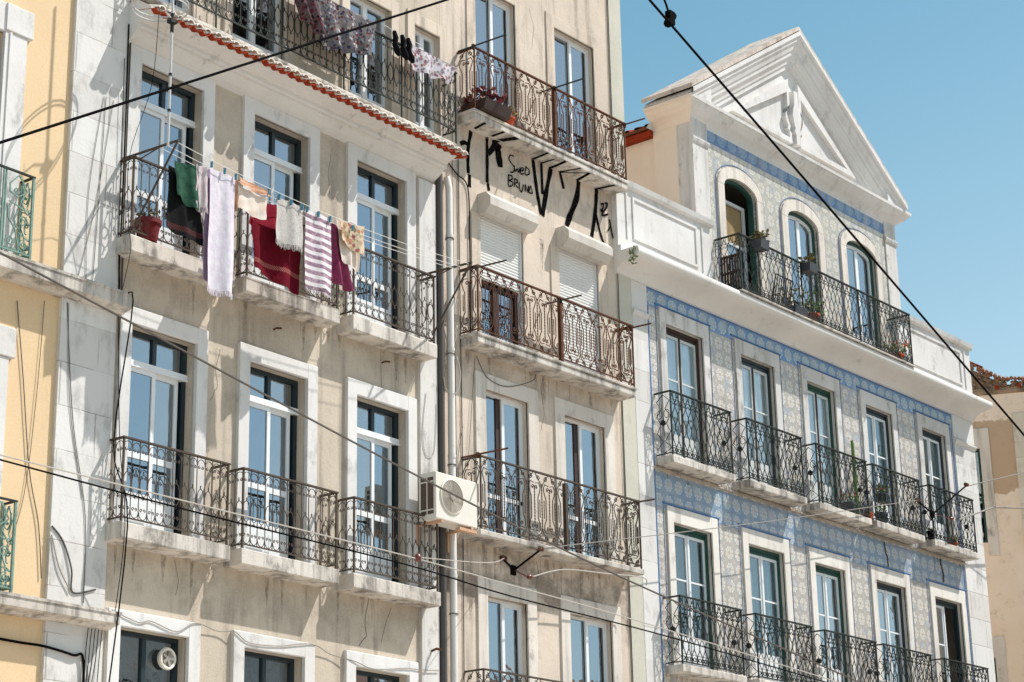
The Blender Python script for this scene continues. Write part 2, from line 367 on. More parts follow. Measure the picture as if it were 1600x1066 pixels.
M['blindgrey'] = cloth('grey_roller_blind', plainc('#a9a5a0', '#9b9792', 4))
M['blind'] = cloth('tan_roller_blind', plainc('#b49a72', '#a68c66', 4))

# ------------------------------------------------------------------ mesh builder, in facade coordinates (u along, n out, v up)
class Facade:
    def __init__(s, o, ang):
        s.o = Vector((o[0], o[1], 0)); s.a = ang
        s.d = Vector((math.cos(ang), math.sin(ang), 0)); s.n = Vector((math.sin(ang), -math.cos(ang), 0))
    def w(s, u, n, v): return s.o + s.d*u + s.n*n + Vector((0, 0, v))
CD = Facade((0, 18.5), 0)
BP = Facade((21.2009, 18.5), R(1.6055))
EP = Facade((40.3804, 19.8602), R(-65))

class MB:
    def __init__(s, ub=0.0):
        s.v = []; s.f = []; s.ub = ub
    def add(s, pts, faces):
        b = len(s.v); s.v += [tuple(p) for p in pts]; s.f += [tuple(i+b for i in f) for f in faces]
    def box(s, u0, u1, n0, n1, v0, v1):
        p = [(u, n, v) for v in (v0, v1) for n in (n0, n1) for u in (u0, u1)]
        s.add(p, [(0, 1, 3, 2), (4, 6, 7, 5), (0, 4, 5, 1), (2, 3, 7, 6), (0, 2, 6, 4), (1, 5, 7, 3)])
    def chip(s, u0, u1, n0, n1, v0, v1, e=.012):
        """box with a worn chamfer on its front edges"""
        prof = [(n0, v0), (n1-e, v0), (n1, v0+e), (n1, v1-e), (n1-e, v1), (n0, v1)]
        s.prism(prof, u0, u1)
    def quad(s, a, b, c, d): s.add([a, b, c, d], [(0, 1, 2, 3)])
    def poly(s, pts): s.add(pts, [tuple(range(len(pts)))])
    def prism(s, prof, u0, u1, closed=True):
        k = len(prof)
        s.add([(u0, n, v) for n, v in prof]+[(u1, n, v) for n, v in prof],
              [(i, (i+1) % k, (i+1) % k+k, i+k) for i in range(k if closed else k-1)] +
              ([tuple(range(k))[::-1], tuple(range(k, 2*k))] if closed else []))
    def slab_poly(s, uv, n0, n1):
        """outline in (u,v) given thickness from n0 to n1"""
        k = len(uv)
        s.add([(u, n0, v) for u, v in uv]+[(u, n1, v) for u, v in uv],
              [(i, (i+1) % k, (i+1) % k+k, i+k) for i in range(k)]+[tuple(range(k))[::-1], tuple(range(k, 2*k))])
    def tube(s, path, r, k=4, cap=False):
        path = [Vector(p) for p in path]; m = len(path)
        rs = r if isinstance(r, (list, tuple)) else [r]*m
        pts = []; up = None
        for i in range(m):
            t = (path[min(i+1, m-1)]-path[max(i-1, 0)])
            if t.length < 1e-9: t = Vector((0, 0, 1))
            t.normalize()
            if up is None:
                up = Vector((0, 1, 0)) if abs(t.y) < .9 else Vector((1, 0, 0))
            a = (up-t*up.dot(t)); a.normalize(); b = t.cross(a); up = a
            for j in range(k):
                th = 2*PI*(j+.5)/k
                pts.append(path[i]+(a*math.cos(th)+b*math.sin(th))*rs[i])
        f = [(i*k+j, i*k+(j+1) % k, (i+1)*k+(j+1) % k, (i+1)*k+j) for i in range(m-1) for j in range(k)]
        if cap: f += [tuple(range(k))[::-1], tuple(range((m-1)*k, m*k))]
        s.add(pts, f)
    def ring(s, c, r, rad, ax='n', k=16, kk=4, sq=1.0):
        p = []
        for i in range(k+1):
            t = 2*PI*i/k; a, b = math.cos(t)*r, math.sin(t)*r*sq
            p.append((c[0]+a, c[1], c[2]+b) if ax == 'n' else (c[0]+a, c[1]+b, c[2]) if ax == 'v' else (c[0], c[1]+a, c[2]+b))
        s.tube(p, rad, kk)
    def lathe(s, c, prof, k=16, ax='v'):
        pts = []
        for r, h in prof:
            for j in range(k):
                t = 2*PI*j/k; a, b = r*math.cos(t), r*math.sin(t)
                pts.append((c[0]+a, c[1]+b, c[2]+h) if ax == 'v' else (c[0]+a, c[1]+h, c[2]+b))
        m = len(prof)
        s.add(pts, [(i*k+j, i*k+(j+1) % k, (i+1)*k+(j+1) % k, (i+1)*k+j) for i in range(m-1) for j in range(k)]
              + [tuple(range(k))[::-1], tuple(range((m-1)*k, m*k))])
    def ribbon(s, pts, w, n):
        """flat painted stroke on the wall plane, pts in (u,v)"""
        P = [Vector(p) for p in pts]
        if len(P) > 2:
            Q = []
            for i in range(len(P)-1):
                p0, p1, p2, p3 = P[max(i-1, 0)], P[i], P[i+1], P[min(i+2, len(P)-1)]
                for t in (0, .25, .5, .75):
                    Q.append(.5*((2*p1)+(p2-p0)*t+(2*p0-5*p1+4*p2-p3)*t*t+(3*p1-p0-3*p2+p3)*t**3))
            P = Q+[P[-1]]
        L = []; Rr = []
        for i, p in enumerate(P):
            t = P[min(i+1, len(P)-1)]-P[max(i-1, 0)]
            t = t.normalized() if t.length > 1e-9 else Vector((0, 1))
            q = Vector((-t.y, t.x))*w*.5*random.uniform(.82, 1.15)
            L.append((p.x+q.x, n, p.y+q.y)); Rr.append((p.x-q.x, n, p.y-q.y))
        for i in range(len(P)-1): s.quad(L[i], L[i+1], Rr[i+1], Rr[i])
    def mesh(s, name, mat, smooth=False, recalc=True):
        me = bpy.data.meshes.new(name)
        me.from_pydata([(u-s.ub, -n, v) for u, n, v in s.v], [], s.f)
        if recalc:
            bm = bmesh.new(); bm.from_mesh(me); bmesh.ops.recalc_face_normals(bm, faces=bm.faces); bm.to_mesh(me); bm.free()
        if mat: me.materials.append(mat)
        if smooth:
            me.polygons.foreach_set('use_smooth', [True]*len(me.polygons))
            try: me.set_sharp_from_angle(angle=R(50))
            except Exception: pass
        return me
    def obj(s, name, mat, parent=None, smooth=False, loc=None, recalc=True):
        return link(name, s.mesh(name, mat, smooth, recalc), parent, loc)

def link(name, me, parent=None, loc=None):
    o = bpy.data.objects.new(name, me); COL.objects.link(o)
    if parent is not None: o.parent = parent
    if loc is not None: o.location = loc
    return o
def tag(o, label=None, cat=None, group=None, kind=None):
    if label: o['label'] = label
    if cat: o['category'] = cat
    if group: o['group'] = group
    if kind: o['kind'] = kind
    return o
def empty(name, loc, rz=0.0):
    o = bpy.data.objects.new(name, None); COL.objects.link(o); o.location = loc; o.rotation_euler = (0, 0, rz); return o
class Building:
    def __init__(s, name, plane, ub, label, cat='building'):
        s.p = plane; s.ub = ub
        s.e = tag(empty(name, plane.w(ub, 0, 0), plane.a), label, cat)
    def mb(s): return MB(s.ub)
    def loc(s, u, n, v): return (u-s.ub, -n, v)
def thing_mesh(name, mat, mb_fn, plane, base, label, cat, group=None, smooth=False):
    """a one-mesh thing built in facade coordinates round its own base point"""
    m = MB(0); mb_fn(m)
    m.v = [(u-base[0], n-base[1], v-base[2]) for u, n, v in m.v]
    o = m.obj(name, mat, None, smooth, plane.w(*base)); o.rotation_euler = (0, 0, plane.a)
    return tag(o, label, cat, group)
def sub(o, name, mat, mb_fn, base, smooth=False):
    m = MB(0); mb_fn(m)
    m.v = [(u-base[0], n-base[1], v-base[2]) for u, n, v in m.v]
    return m.obj(name, mat, o, smooth)

# ------------------------------------------------------------------ the setting: street
def flat(name, x0, x1, y0, y1, z, mat):
    m = MB(0); m.add([(x0, -y0, z), (x1, -y0, z), (x1, -y1, z), (x0, -y1, z)], [(0, 1, 2, 3)])
    return tag(m.obj(name, mat), kind='structure')
flat('street', -300, 400, -300, 400, 0, M['pave'])
pv = MB(0); pv.box(-60, 90, -18.4, -15.8, .004, .13)
tag(pv.obj('pavement', M['stone']), kind='structure')

# ------------------------------------------------------------------ wall helper
def wall_grid(m, u0, u1, v0, v1, holes, n=0.0, rev=.2, revs=None):
    us = sorted({u0, u1, *[h[0] for h in holes], *[h[1] for h in holes]}); vs_ = sorted({v0, v1, *[h[2] for h in holes], *[h[3] for h in holes]})
    us = [u for u in us if u0 <= u <= u1]; vs_ = [v for v in vs_ if v0 <= v <= v1]
    for i in range(len(us)-1):
        for j in range(len(vs_)-1):
            cu, cv = (us[i]+us[i+1])/2, (vs_[j]+vs_[j+1])/2
            if any(h[0] < cu < h[1] and h[2] < cv < h[3] for h in holes): continue
            m.quad((us[i], n, vs_[j]), (us[i+1], n, vs_[j]), (us[i+1], n, vs_[j+1]), (us[i], n, vs_[j+1]))
    for a, b, c, d in [h[:4] for h in holes]:
        t = revs or m
        for p, q in (((a, c), (a, d)), ((a, d), (b, d)), ((b, d), (b, c)), ((b, c), (a, c))):
            t.quad((p[0], n, p[1]), (q[0], n, q[1]), (q[0], n-rev, q[1]), (p[0], n-rev, p[1]))
def shell(bd, u0, u1, top, depth, mat, name='rear_wall'):
    m = bd.mb()
    m.quad((u0, 0, 0), (u0, -depth, 0), (u0, -depth, top), (u0, 0, top))
    m.quad((u1, 0, 0), (u1, -depth, 0), (u1, -depth, top), (u1, 0, top))
    m.quad((u0, -depth, 0), (u1, -depth, 0), (u1, -depth, top), (u0, -depth, top))
    m.quad((u0, 0, top), (u1, 0, top), (u1, -depth, top), (u0, -depth, top))
    m.obj(name, mat, bd.e)
    k = bd.mb()
    k.box(u0+.05, u1-.05, -2.6, -2.5, .1, top-.1)
    z = top-.15
    return k.obj('room_partition', M['room'], bd.e)
def floors(bd, u0, u1, zs):
    m = bd.mb()
    for z in zs: m.box(u0+.06, u1-.06, -2.49, -.25, z-.12, z)
    m.obj('floor_slab', M['room'], bd.e)

def frame_rect(m, u0, u1, v0, v1, w, n0, n1, sides='lrtb'):
    if 'l' in sides: m.box(u0, u0+w, n0, n1, v0, v1)
    if 'r' in sides: m.box(u1-w, u1, n0, n1, v0, v1)
    a = u0+(w if 'l' in sides else 0); b = u1-(w if 'r' in sides else 0)
    if 't' in sides: m.box(a, b, n0, n1, v1-w, v1)
    if 'b' in sides: m.box(a, b, n0, n1, v0, v0+w)
def curtain(bd, par, u0, u1, v0, v1, n=-.34, mat='curtain', waves=7):
    m = bd.mb(); k = 40; ph = random.random()*6
    for i in range(k):
        a, b = i/k, (i+1)/k
        f = lambda t: n+.022*math.sin(t*waves*2*PI+ph)+.012*math.sin(t*waves*4.7*PI)
        m.quad((u0+(u1-u0)*a, f(a), v0), (u0+(u1-u0)*b, f(b), v0), (u0+(u1-u0)*b, f(b), v1), (u0+(u1-u0)*a, f(a), v1))
    m.obj('curtain', M[mat], par, True)
def pane(bd, par, u0, u1, v0, v1, n, mat='glass'):
    m = bd.mb(); m.box(u0, u1, n-.006, n, v0, v1); m.obj('glass_pane', M[mat], par)
def surround(bd, par, u0, u1, v0, v1, w, head, n=.045, mat='white2', name='surround', below=0):
    m = bd.mb()
    m.chip(u0-w, u0, -.02, n, v0-below, v1+head, .01); m.chip(u1, u1+w, -.02, n, v0-below, v1+head, .01)
    m.chip(u0, u1, -.02, n-.002, v1, v1+head, .01)
    m.obj(name, M[mat], par)

def window_B(bd, u0, u1, v0, v1, trans=.42, mid=None, panel=.5, curt=None, top_only=False):
    f = bd.mb(); n = -.15
    vt = v1-trans
    frame_rect(f, u0, u1, vt, v1, .055, n-.05, n+.02, 'lrt')
    uc = (u0+u1)/2
    f.box(uc-.03, uc+.03, n-.05, n+.02, vt, v1-.055)
    f.box(u1-.06, u1, n-.05, n+.01, v0, vt)
    w = f.obj('window', M['darkframe'], bd.e)
    l = bd.mb()
    l.box(u0, u1-.0, n-.03, n+.035, vt-.07, vt)
    l.box(u0, u1, n-.02, n+.05, vt-.085, vt-.066)
    ur = u1-.10
    if not top_only:
        for a, b in ((u0, uc+.03), (uc-.03, ur)):
            nn = n+.02 if a == u0 else n-.02
            frame_rect(l, a, b, v0, vt-.085, .055, nn-.035, nn, 'lrt')
            l.box(a+.055, b-.055, nn-.03, nn-.004, v0, v0+panel)
            l.box(a+.055, b-.055, nn-.034, nn+.002, v0+panel, v0+panel+.05)
            if mid: l.box(a+.055, b-.055, nn-.034, nn+.002, mid, mid+.075)
            l.box(a+.11, b-.11, nn-.03, nn+.006, v0+.1, v0+panel-.07)
        l.obj('door_leaf', M['alu'], w)
        pane(bd, w, u0+.055, uc-.025, v0+panel+.05, vt-.14, n+.003)
        pane(bd, w, uc+.025, ur-.055, v0+panel+.05, vt-.14, n-.038)
    pane(bd, w, u0+.055, uc-.03, vt, v1-.055, n-.012)
    pane(bd, w, uc+.03, u1-.055, vt, v1-.055, n-.016)
    if curt: curtain(bd, w, u0+.02, u1-.02, v0+.1, v1-.02, -.5, curt)
    return w

# ------------------------------------------------------------------ ironwork patterns (s along, z up) -> polylines
def spiral(c, r, turns=1.3, start=0, d=1, k=14):
    return [(c[0]+r*(1-.75*i/k)*math.cos(start+d*turns*2*PI*i/k), c[1]+r*(1-.75*i/k)*math.sin(start+d*turns*2*PI*i/k)) for i in range(k+1)]
def arc(c, rx, rz, a0, a1, k=10):
    return [(c[0]+rx*math.cos(a0+(a1-a0)*i/k), c[1]+rz*math.sin(a0+(a1-a0)*i/k)) for i in range(k+1)]
def pat_scallop(L, h):
    out = []; nb = max(2, round(L/.128)); w = L/nb
    for i in range(nb+1):
        out.append(([(i*w, .03), (i*w, h)], .0062))
    for i in range(nb):
        c = (i+.5)*w
        out.append((arc((c, h-.10), w*.47, .075, 0, PI), .0052))
        for sg in (-1, 1): out.append((spiral((c+sg*.024, h-.125), .022, 1.1, PI/2, -sg, 8), .0052))
        out.append((arc((c, h*.46), w*.44, h*.135, 0, 2*PI, 18), .0055))
        out.append(([(c, h*.595), (c, h*.64)], .008)); out.append(([(c, h*.325), (c, h*.28)], .006))
        out.append(([(c-.02, h*.298), (c+.02, h*.298)], .005))
        out.append((arc((c, .125), w*.47, .085, PI, 2*PI), .0052))
        for sg in (-1, 1): out.append((spiral((c+sg*.024, .15), .022, 1.1, -PI/2, sg, 8), .0052))
    return out
def pat_lyre(L, h, bot=.14):
    out = []; nb = max(1, round(L/.34)); w = L/nb
    def twist(x, z0, z1):
        k = max(4, int((z1-z0)/.022)); return ([(x, z0+(z1-z0)*i/k) for i in range(k+1)], [.0085 if i % 2 else .004 for i in range(k+1)])
    zb, zt = .13*h+.06, .80*h
    for i in range(nb):
        c = (i+.5)*w
        out.append(twist(c, zb+.02, zt))
        if i: out.append(twist(i*w, zb-.02, zt+.05))
        for sg in (-1, 1):
            x = c+sg*w*.23
            out.append(([(x, .34*h), (x, .64*h), (c+sg*w*.34, .72*h), (c+sg*w*.40, .79*h), (c+sg*w*.30, .86*h), (c+sg*w*.06, .845*h)], .006))
            out.append((spiral((c+sg*.035, .79*h), .032, 1.2, -PI/2, sg, 10), .0055))
            out.append(([(x, .34*h), (c+sg*w*.34, .27*h), (c+sg*w*.38, .2*h), (c+sg*w*.28, .15*h), (c+sg*w*.06, .165*h)], .006))
            out.append((spiral((c+sg*.035, .215*h), .032, 1.2, PI/2, -sg, 10), .0055))
            out.append((spiral((c+sg*w*.27, .93*h), .042, 1.3, PI/2, sg, 12), .0055))
            out.append((spiral((c+sg*w*.27, .075*h), .042, 1.3, -PI/2, -sg, 12), .0055))
            out.append(([(c+sg*w*.08, .99*h), (c+sg*w*.40, .87*h), (c+sg*w*.5, .80*h)], .0055))
            out.append(([(c+sg*w*.08, .03*h), (c+sg*w*.40, .13*h), (c+sg*w*.5, .2*h)], .0055))
            out.append(([(c+sg*w*.36, .36*h), (c+sg*w*.36, .62*h)], .0055))
    return out
def pat_net(L, h, medal=False, p=.074):
    out = []; n = max(2, round(L/p)); q = L/n; lam = .36*h
    for i in range(n+1):
        ph = 0 if i % 2 else PI
        pts = []; k = 30
        for j in range(k+1):
            z = .03+(h-.05)*j/k
            x = i*q+q*.52*math.sin(2*PI*z/lam+ph)
            pts.append((min(max(x, 0), L), z))
        out.append((pts, .0062))
        out.append(([(i*q, h*.86), (i*q, h)], .005))
    out.append(([(0, h*.885), (L, h*.885)], .005)); out.append(([(0, .15), (L, .15)], .004))
    for i in range(n):
        out.append((arc(((i+.5)*q, .085), q*.42, q*.42, 0, 2*PI, 12), .006))
        out.append((arc(((i+.5)*q, h*.80), q*.4, .045, 0, PI, 8), .005))
    return out
def pat_side_net(L, h):
    out = []
    c = L/2
    for sg in (-1, 1):
        out.append(([(c, h*.97), (c+sg*L*.4, h*.86), (c+sg*L*.1, h*.74), (c+sg*L*.42, h*.62), (c+sg*L*.15, h*.5), (c+sg*L*.4, h*.36), (c+sg*L*.05, h*.22), (c+sg*L*.45, h*.1), (c, .04)], .0065))
        out.append((arc((c+sg*L*.22, h*.66), L*.16, .07, 0, 2*PI, 12), .005))
    out.append(([(c, h*.3), (c, h*.6)], .006))
    out.append((arc((c, h*.52), .025, .03, 0, 2*PI, 10), .022))
    return out
def pat_nouveau(L, h):
    out = []
    nb = max(1, round(L/.42)); w = L/nb
    for i in range(nb):
        x = i*w
        out.append(([(x, 0), (x, h)], .013)); out.append(([(x+.03, 0), (x+.03, h)], .011))
        for sg, cx in ((1, x+w*.5),):
            out.append(([(cx, h*.97), (cx-w*.28, h*.84), (cx-w*.26, h*.74), (cx, h*.70), (cx+w*.2, h*.76), (cx+w*.22, h*.88), (cx, h*.97)], .010))
            out.append(([(cx+w*.05, h*.97), (cx+w*.3, h*.80), (cx+w*.1, h*.66), (cx+w*.34, h*.52)], .010))
            out.append(([(cx-w*.3, h*.62), (cx-w*.05, h*.6), (cx+w*.2, h*.56), (cx+w*.4, h*.58)], .009))
            out.append(([(cx-w*.32, h*.56), (cx-w*.3, h*.42), (cx-w*.05, h*.3), (cx+w*.08, h*.12), (cx+w*.1, .03)], .011))
            out.append(([(cx+w*.02, h*.54), (cx-w*.08, h*.42), (cx-w*.02, h*.34), (cx+w*.08, h*.32)], .009))
            out.append((spiral((cx+w*.2, h*.42), w*.17, 1.4, 0, 1), .009)); out.append((spiral((cx-w*.2, h*.14), w*.15, 1.4, PI, -1), .009))
            out.append((spiral((cx+w*.26, h*.14), w*.15, 1.5, PI/2, 1), .009)); out.append((spiral((cx-w*.05, h*.78), w*.1, 1.2, 0, -1), .009))
            out.append(([(cx+w*.05, h*.27), (cx+w*.4, h*.21)], .008))
        for k in range(5): out.append((spiral((x+w*(.18+.16*k), .05), .028, 1.3, 0, 1 if k % 2 else -1, 8), .008))
    return out

def railing_meshes(name, W, h, dep, pat, side=None, rail=(.022, .02), post=.011, thick=1.0):
    """returns (ironwork mesh maker, handrail mesh maker); local origin: front-left wall foot of the railing"""
    m = MB(0)
    faces = [(W, lambda s, z: (s, dep, z), pat), (dep, lambda s, z: (0, s, z), side or pat), (dep, lambda s, z: (W, s, z), side or pat)]
    for L, f, p in faces:
        for line, r in p(L, h):
            rr = [x*thick for x in r] if isinstance(r, (list, tuple)) else r*thick
            js, jz, jb = random.gauss(0, .0022), random.gauss(0, .002), random.gauss(0, .004)
            pts = [f(min(max(s+js+jb*math.sin(PI*z/h), -.0), L), z+jz*(z < h*.95)) for s, z in line]
            m.tube(pts, rr, 4)
    for u, n in ((0, dep), (W, dep)): m.box(u-post, u+post, n-post, n+post, -.04, h)
    for z in (.028,): 
        m.box(0, W, dep-.010, dep+.010, z-.008, z+.008); m.box(-.010, .010, 0, dep-.011, z-.008, z+.008); m.box(W-.010, W+.010, 0, dep-.011, z-.008, z+.008)
    t = MB(0); a, b = rail
    t.box(-a, W+a, dep-a, dep+a, h, h+b); t.box(-a, a, 0, dep-a, h, h+b); t.box(W-a, W+a, 0, dep-a, h, h+b)
    return m, t
def place_railing(bd, par, me_iron, me_rail, u, v, n=0.0):
    o = link('railing', me_iron, par, bd.loc(u, n, v))
    link('handrail', me_rail, o)
    return o
def slab_part(bd, u0, u1, dep, v0, v1, mat='slab', lip=.0):
    m = bd.mb()
    if lip:
        m.chip(u0, u1, 0, dep, v1-lip, v1, .012); m.chip(u0+.02, u1-.02, 0, dep-.02, v0, v1-lip, .015)
    else:
        m.chip(u0, u1, 0, dep, v0, v1, .014)
    m.v = [(u, n, v+random.uniform(-.006, .006)) for u, n, v in m.v]
    return m.obj('balcony', M[mat], bd.e)

# ================================================================== BUILDING A : yellow house on the left
A = Building('yellow_house', BP, -8.5, 'yellow rendered house at the left edge with white stone pilaster and green iron balconies', 'house')
m = A.mb()
AW = [(-9.0, -7.96, 9.86, 12.6), (-9.0, -7.96, 6.05, 8.62)]
wall_grid(m, -12.5, -6.93, 0, 17, AW, 0, .2)
m.obj('wall', M['A_wall'], A.e)
shell(A, -12.5, -6.13, 17, 4, M['A_wall']); floors(A, -12.5, -6.13, (5.9, 9.7, 13.2))
m = A.mb(); m.chip(-6.93, -6.10, -.1, .05, 0, 17, .012); m.obj('pilaster', M['blocks'], A.e)
for (a, b, c, d), vt in zip(AW, (12.97, 9.05)):
    f = A.mb(); frame_rect(f, a, b, c, d, .06, -.17, -.11)
    f.box((a+b)/2-.03, (a+b)/2+.03, -.17, -.11, c+.06, d-.06)
    w = f.obj('window', M['darkframe'], A.e)
    pane(A, w, a+.06, b-.06, c+.06, d-.06, -.14)
    s = A.mb()
    s.chip(b, b+.32, -.02, .05, c, vt-.35, .01); s.chip(b, b+.39, -.02, .07, vt-.35, vt, .01)
    s.chip(a-.3, a, -.02, .05, c, vt, .01); s.chip(a, b, -.02, .048, d, vt, .01)
    s.box(b+.06, b+.09, .05, .065, c, vt-.36)
    s.obj('surround', M['white2'], w)
for v0, v1 in ((9.60, 9.82), (5.84, 6.02)):
    p = A.mb()
    p.prism([(0, v0), (.10, v0), (.13, v0+.02), (.22, v0+.035), (.25, v0+.05), (.25, v1-.012), (.23, v1), (0, v1+.01)], -12.5, -6.04)
    p.box(-12.5, -6.02, .2, .262, v1-.028, v1+.004)
    p.obj('ledge', M['slab'], A.e)
ri, rh = railing_meshes('railing', 2.1, .98, .22, pat_nouveau, rail=(.018, .018), post=.014)
mi, mh = ri.mesh('railing', M['iron_green']), rh.mesh('handrail', M['iron_dark'])
for v in (9.85, 6.05): place_railing(A, A.e, mi, mh, -9.67, v)

# ================================================================== BUILDING B : beige house with red tiled eave
B = Building('beige_house', BP, -3.1, 'beige rendered house with red tile eave and washing on its upper balcony', 'house')
WU = [(-5.85, -4.78), (-3.865, -2.80), (-1.85, -.79)]
holesB = []
for a, b in WU: holesB += [(a, b, 10.56, 12.98), (a, b, 7.06, 9.56), (a, b, 3.4, 5.92)]
TW = [(-5.9, -5.0), (-4.3, -3.3), (-2.0, -1.1), (-.58, .0)]
holesB += [(a, b, 13.75, 15.55) for a, b in TW]
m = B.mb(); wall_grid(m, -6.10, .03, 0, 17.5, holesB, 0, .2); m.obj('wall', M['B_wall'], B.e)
shell(B, -6.10, .03, 17.5, 4, M['B_wall']); floors(B, -6.1, .03, (3.35, 7.0, 10.5, 13.7))
m = B.mb(); m.chip(-.53, -.16, -.1, .05, 0, 13.12, .012); m.obj('pilaster', M['white'], B.e)
random.seed(11)
for i, (a, b) in enumerate(WU):
    w = window_B(B, a, b, 10.56, 12.98, .40, 11.3, .42)
    surround(B, w, a, b, 10.56, 12.98, .19, .2, mat='white2')
    w = window_B(B, a, b, 7.06, 9.56, .38, 7.98, .45, curt='curtain' if i == 2 else None)
    if i == 0: curtain(B, w, a+.08, a+.42, 7.6, 9.1, -.4, 'curtain', 4)
    surround(B, w, a, b, 7.06, 9.56, .18, .21, .055)
    w = window_B(B, a, b, 3.4, 5.92, .62, None, .9)
    surround(B, w, a, b, 3.4, 5.92, .18, .19, .055)
for a, b in TW:
    f = B.mb(); frame_rect(f, a, b, 13.75, 15.55, .06, -.16, -.1); uc = (a+b)/2
    f.box(uc-.045, uc+.045, -.16, -.09, 13.75, 15.49)
    f.box(a+.06, uc-.045, -.15, -.11, 14.0, 14.08); f.box(uc+.045, b-.06, -.15, -.11, 14.0, 14.08)
    w = f.obj('window', M['alu'], B.e)
    pane(B, w, a+.06, b-.06, 13.8, 15.5, -.13)
    surround(B, w, a, b, 13.75, 15.55, .16, .2, .03, 'C_wall')
# cornice, then the eave of tiles
m = B.mb()
m.prism([(0, 13.16), (.045, 13.185), (.10, 13.215), (.15, 13.25), (.19, 13.275), (.20, 13.30), (.25, 13.305), (.265, 13.33), (.265, 13.375), (.29, 13.385), (.30, 13.40), (.42, 13.44), (.45, 13.455), (.45, 13.53), (.2, 13.7), (0, 13.7)], -6.10, -.16)
m.obj('cornice', M['cove'], B.e)
t = B.mb(); c = B.mb(); pt = .1605
for i in range(38):
    u = -6.04+i*pt; j = random.uniform(-.012, .012); dn = random.uniform(-.015, .012)
    k = 8
    def half(mb, u, r, n0, n1, z0, z1, up, th):
        P = []
        for n, z in ((n1, z1), (n0, z0)):
            for rr in (r, r-th):
                P += [(u+rr*math.cos(PI*q/k), n, z+(1 if up else -1)*rr*math.sin(PI*q/k)*.75) for q in range(k+1)]
        K = k+1
        F = []
        for q in range(k):
            F += [(q, q+1, 2*K+q+1, 2*K+q), (K+q, 3*K+q, 3*K+q+1, K+q+1), (q, K+q, K+q+1, q+1)]
        mb.add(P, F)
    half(t, u+j, .072, .22, .545+dn, 13.55, 13.475, False, .016)
    half(c, u+pt/2, .062, .22, .515+dn+random.uniform(-.02, .01), 13.63, 13.525, True, .02)
    c.box(u+pt/2-.03, u+pt/2+.03, .25, .46, 13.50, 13.54)
    if random.random() < .5: c.box(u-.02, u+.05, .30+random.uniform(-.03, .03), .40, 13.5, 13.60+random.uniform(0, .05))
t.obj('eave_tiles', M['tilered'], B.e, True); c.obj('mortar_caps', M['limecap'], B.e, True)
# balconies
def rail_set(bd, W, h, dep, pat, mat, matr, side=None, **k):
    a, b = railing_meshes('railing', W, h, dep, pat, side, **k)
    return a.mesh('railing', M[mat]), b.mesh('handrail', M[matr])
for u, vt, vb in ((-6.11, 7.055, 6.86), (-4.17, 7.055, 6.86), (-2.15, 7.055, 6.86), (-6.13, 10.55, 10.34), (-4.19, 10.55, 10.34), (-2.18, 10.55, 10.34)):
    b = slab_part(B, u-.03, u+1.71, .31, vb, vt, 'slab', .0)
    mi, mh = rail_set(B, 1.68, .96, .28, pat_scallop, 'iron', 'iron'); place_railing(B, b, mi, mh, u, vt+.03)
# upper terrace railing standing on the eave
b = slab_part(B, -6.1, .03, .30, 13.71, 13.76, 'slab')
mi, mh = rail_set(B, 6.1, .95, .28, pat_scallop, 'iron_dark', 'iron_dark', thick=1.15)
place_railing(B, b, mi, mh, -6.06, 13.94)
for q in range(6):
    m = B.mb(); u = -6.06+q*1.22; m.tube([(u, .28, 13.76), (u, .28, 14.9)], .014, 5); m.obj('railing_post', M['iron_dark'], b)
# pipes on the joint with the next house
p = B.mb(); p.tube([(-.09, .06, 0), (-.09, .06, 13.3)], .052, 10); p.obj('iron_pipe', M['pipe_dark'], B.e, True)
p = B.mb(); p.tube([(.085, .10, 0), (.085, .10, 13.12), (.085, .06, 13.3)], .052, 14)
for v in (12.35, 10.62, 9.05, 7.35): p.tube([(.085, .10, v), (.085, .10, v+.05)], .058, 14)
dp = p.obj('drainpipe', M['pipe'], B.e, True)
for v in (12.33, 10.58, 8.95, 6.85):
    p = B.mb(); p.ring((.085, .10, v), .060, .008, 'v', 14); p.obj('pipe_clamp', M['pipe_dark'], dp)
# cracks in the render
def crack(bd, pts, n=.0025, w=.008, mat='gap'):
    m = bd.mb(); Q = []
    for i in range(len(pts)-1):
        for t in (0, .33, .66):
            Q.append((pts[i][0]+(pts[i+1][0]-pts[i][0])*t+random.uniform(-.012, .012), pts[i][1]+(pts[i+1][1]-pts[i][1])*t+random.uniform(-.01, .01)))
    m.ribbon(Q+[pts[-1]], w, n); m.obj('wall_crack', M[mat], bd.e, recalc=False)
crack(B, [(-1.55, 6.85), (-1.62, 6.6), (-1.6, 6.35), (-1.74, 6.2)]); crack(B, [(-1.1, 6.8), (-1.25, 6.5), (-1.3, 6.3)], w=.005)
crack(B, [(-1.3, 10.34), (-1.31, 10.1), (-1.29, 9.8)], w=.005)
crack(B, [(-2.75, 6.1), (-2.72, 5.9), (-2.78, 5.7)], w=.005); crack(B, [(-4.35, 9.6), (-4.42, 9.35), (-4.38, 9.1), (-4.5, 8.9)], w=.004)
crack(B, [(-5.0, 6.82), (-4.93, 6.6), (-4.98, 6.4)], w=.004); crack(B, [(-2.35, 12.9), (-2.4, 12.6), (-2.36, 12.3)], w=.004)
for u, v in ((-3.4, 10.1), (-1.28, 10.15)):
    k = B.mb(); k.tube([(u, 0, v), (u, .05, v+.01), (u+.02, .12, v-.005)], .014, 6, True); k.obj('iron_stub', M['iron_rust'], B.e)

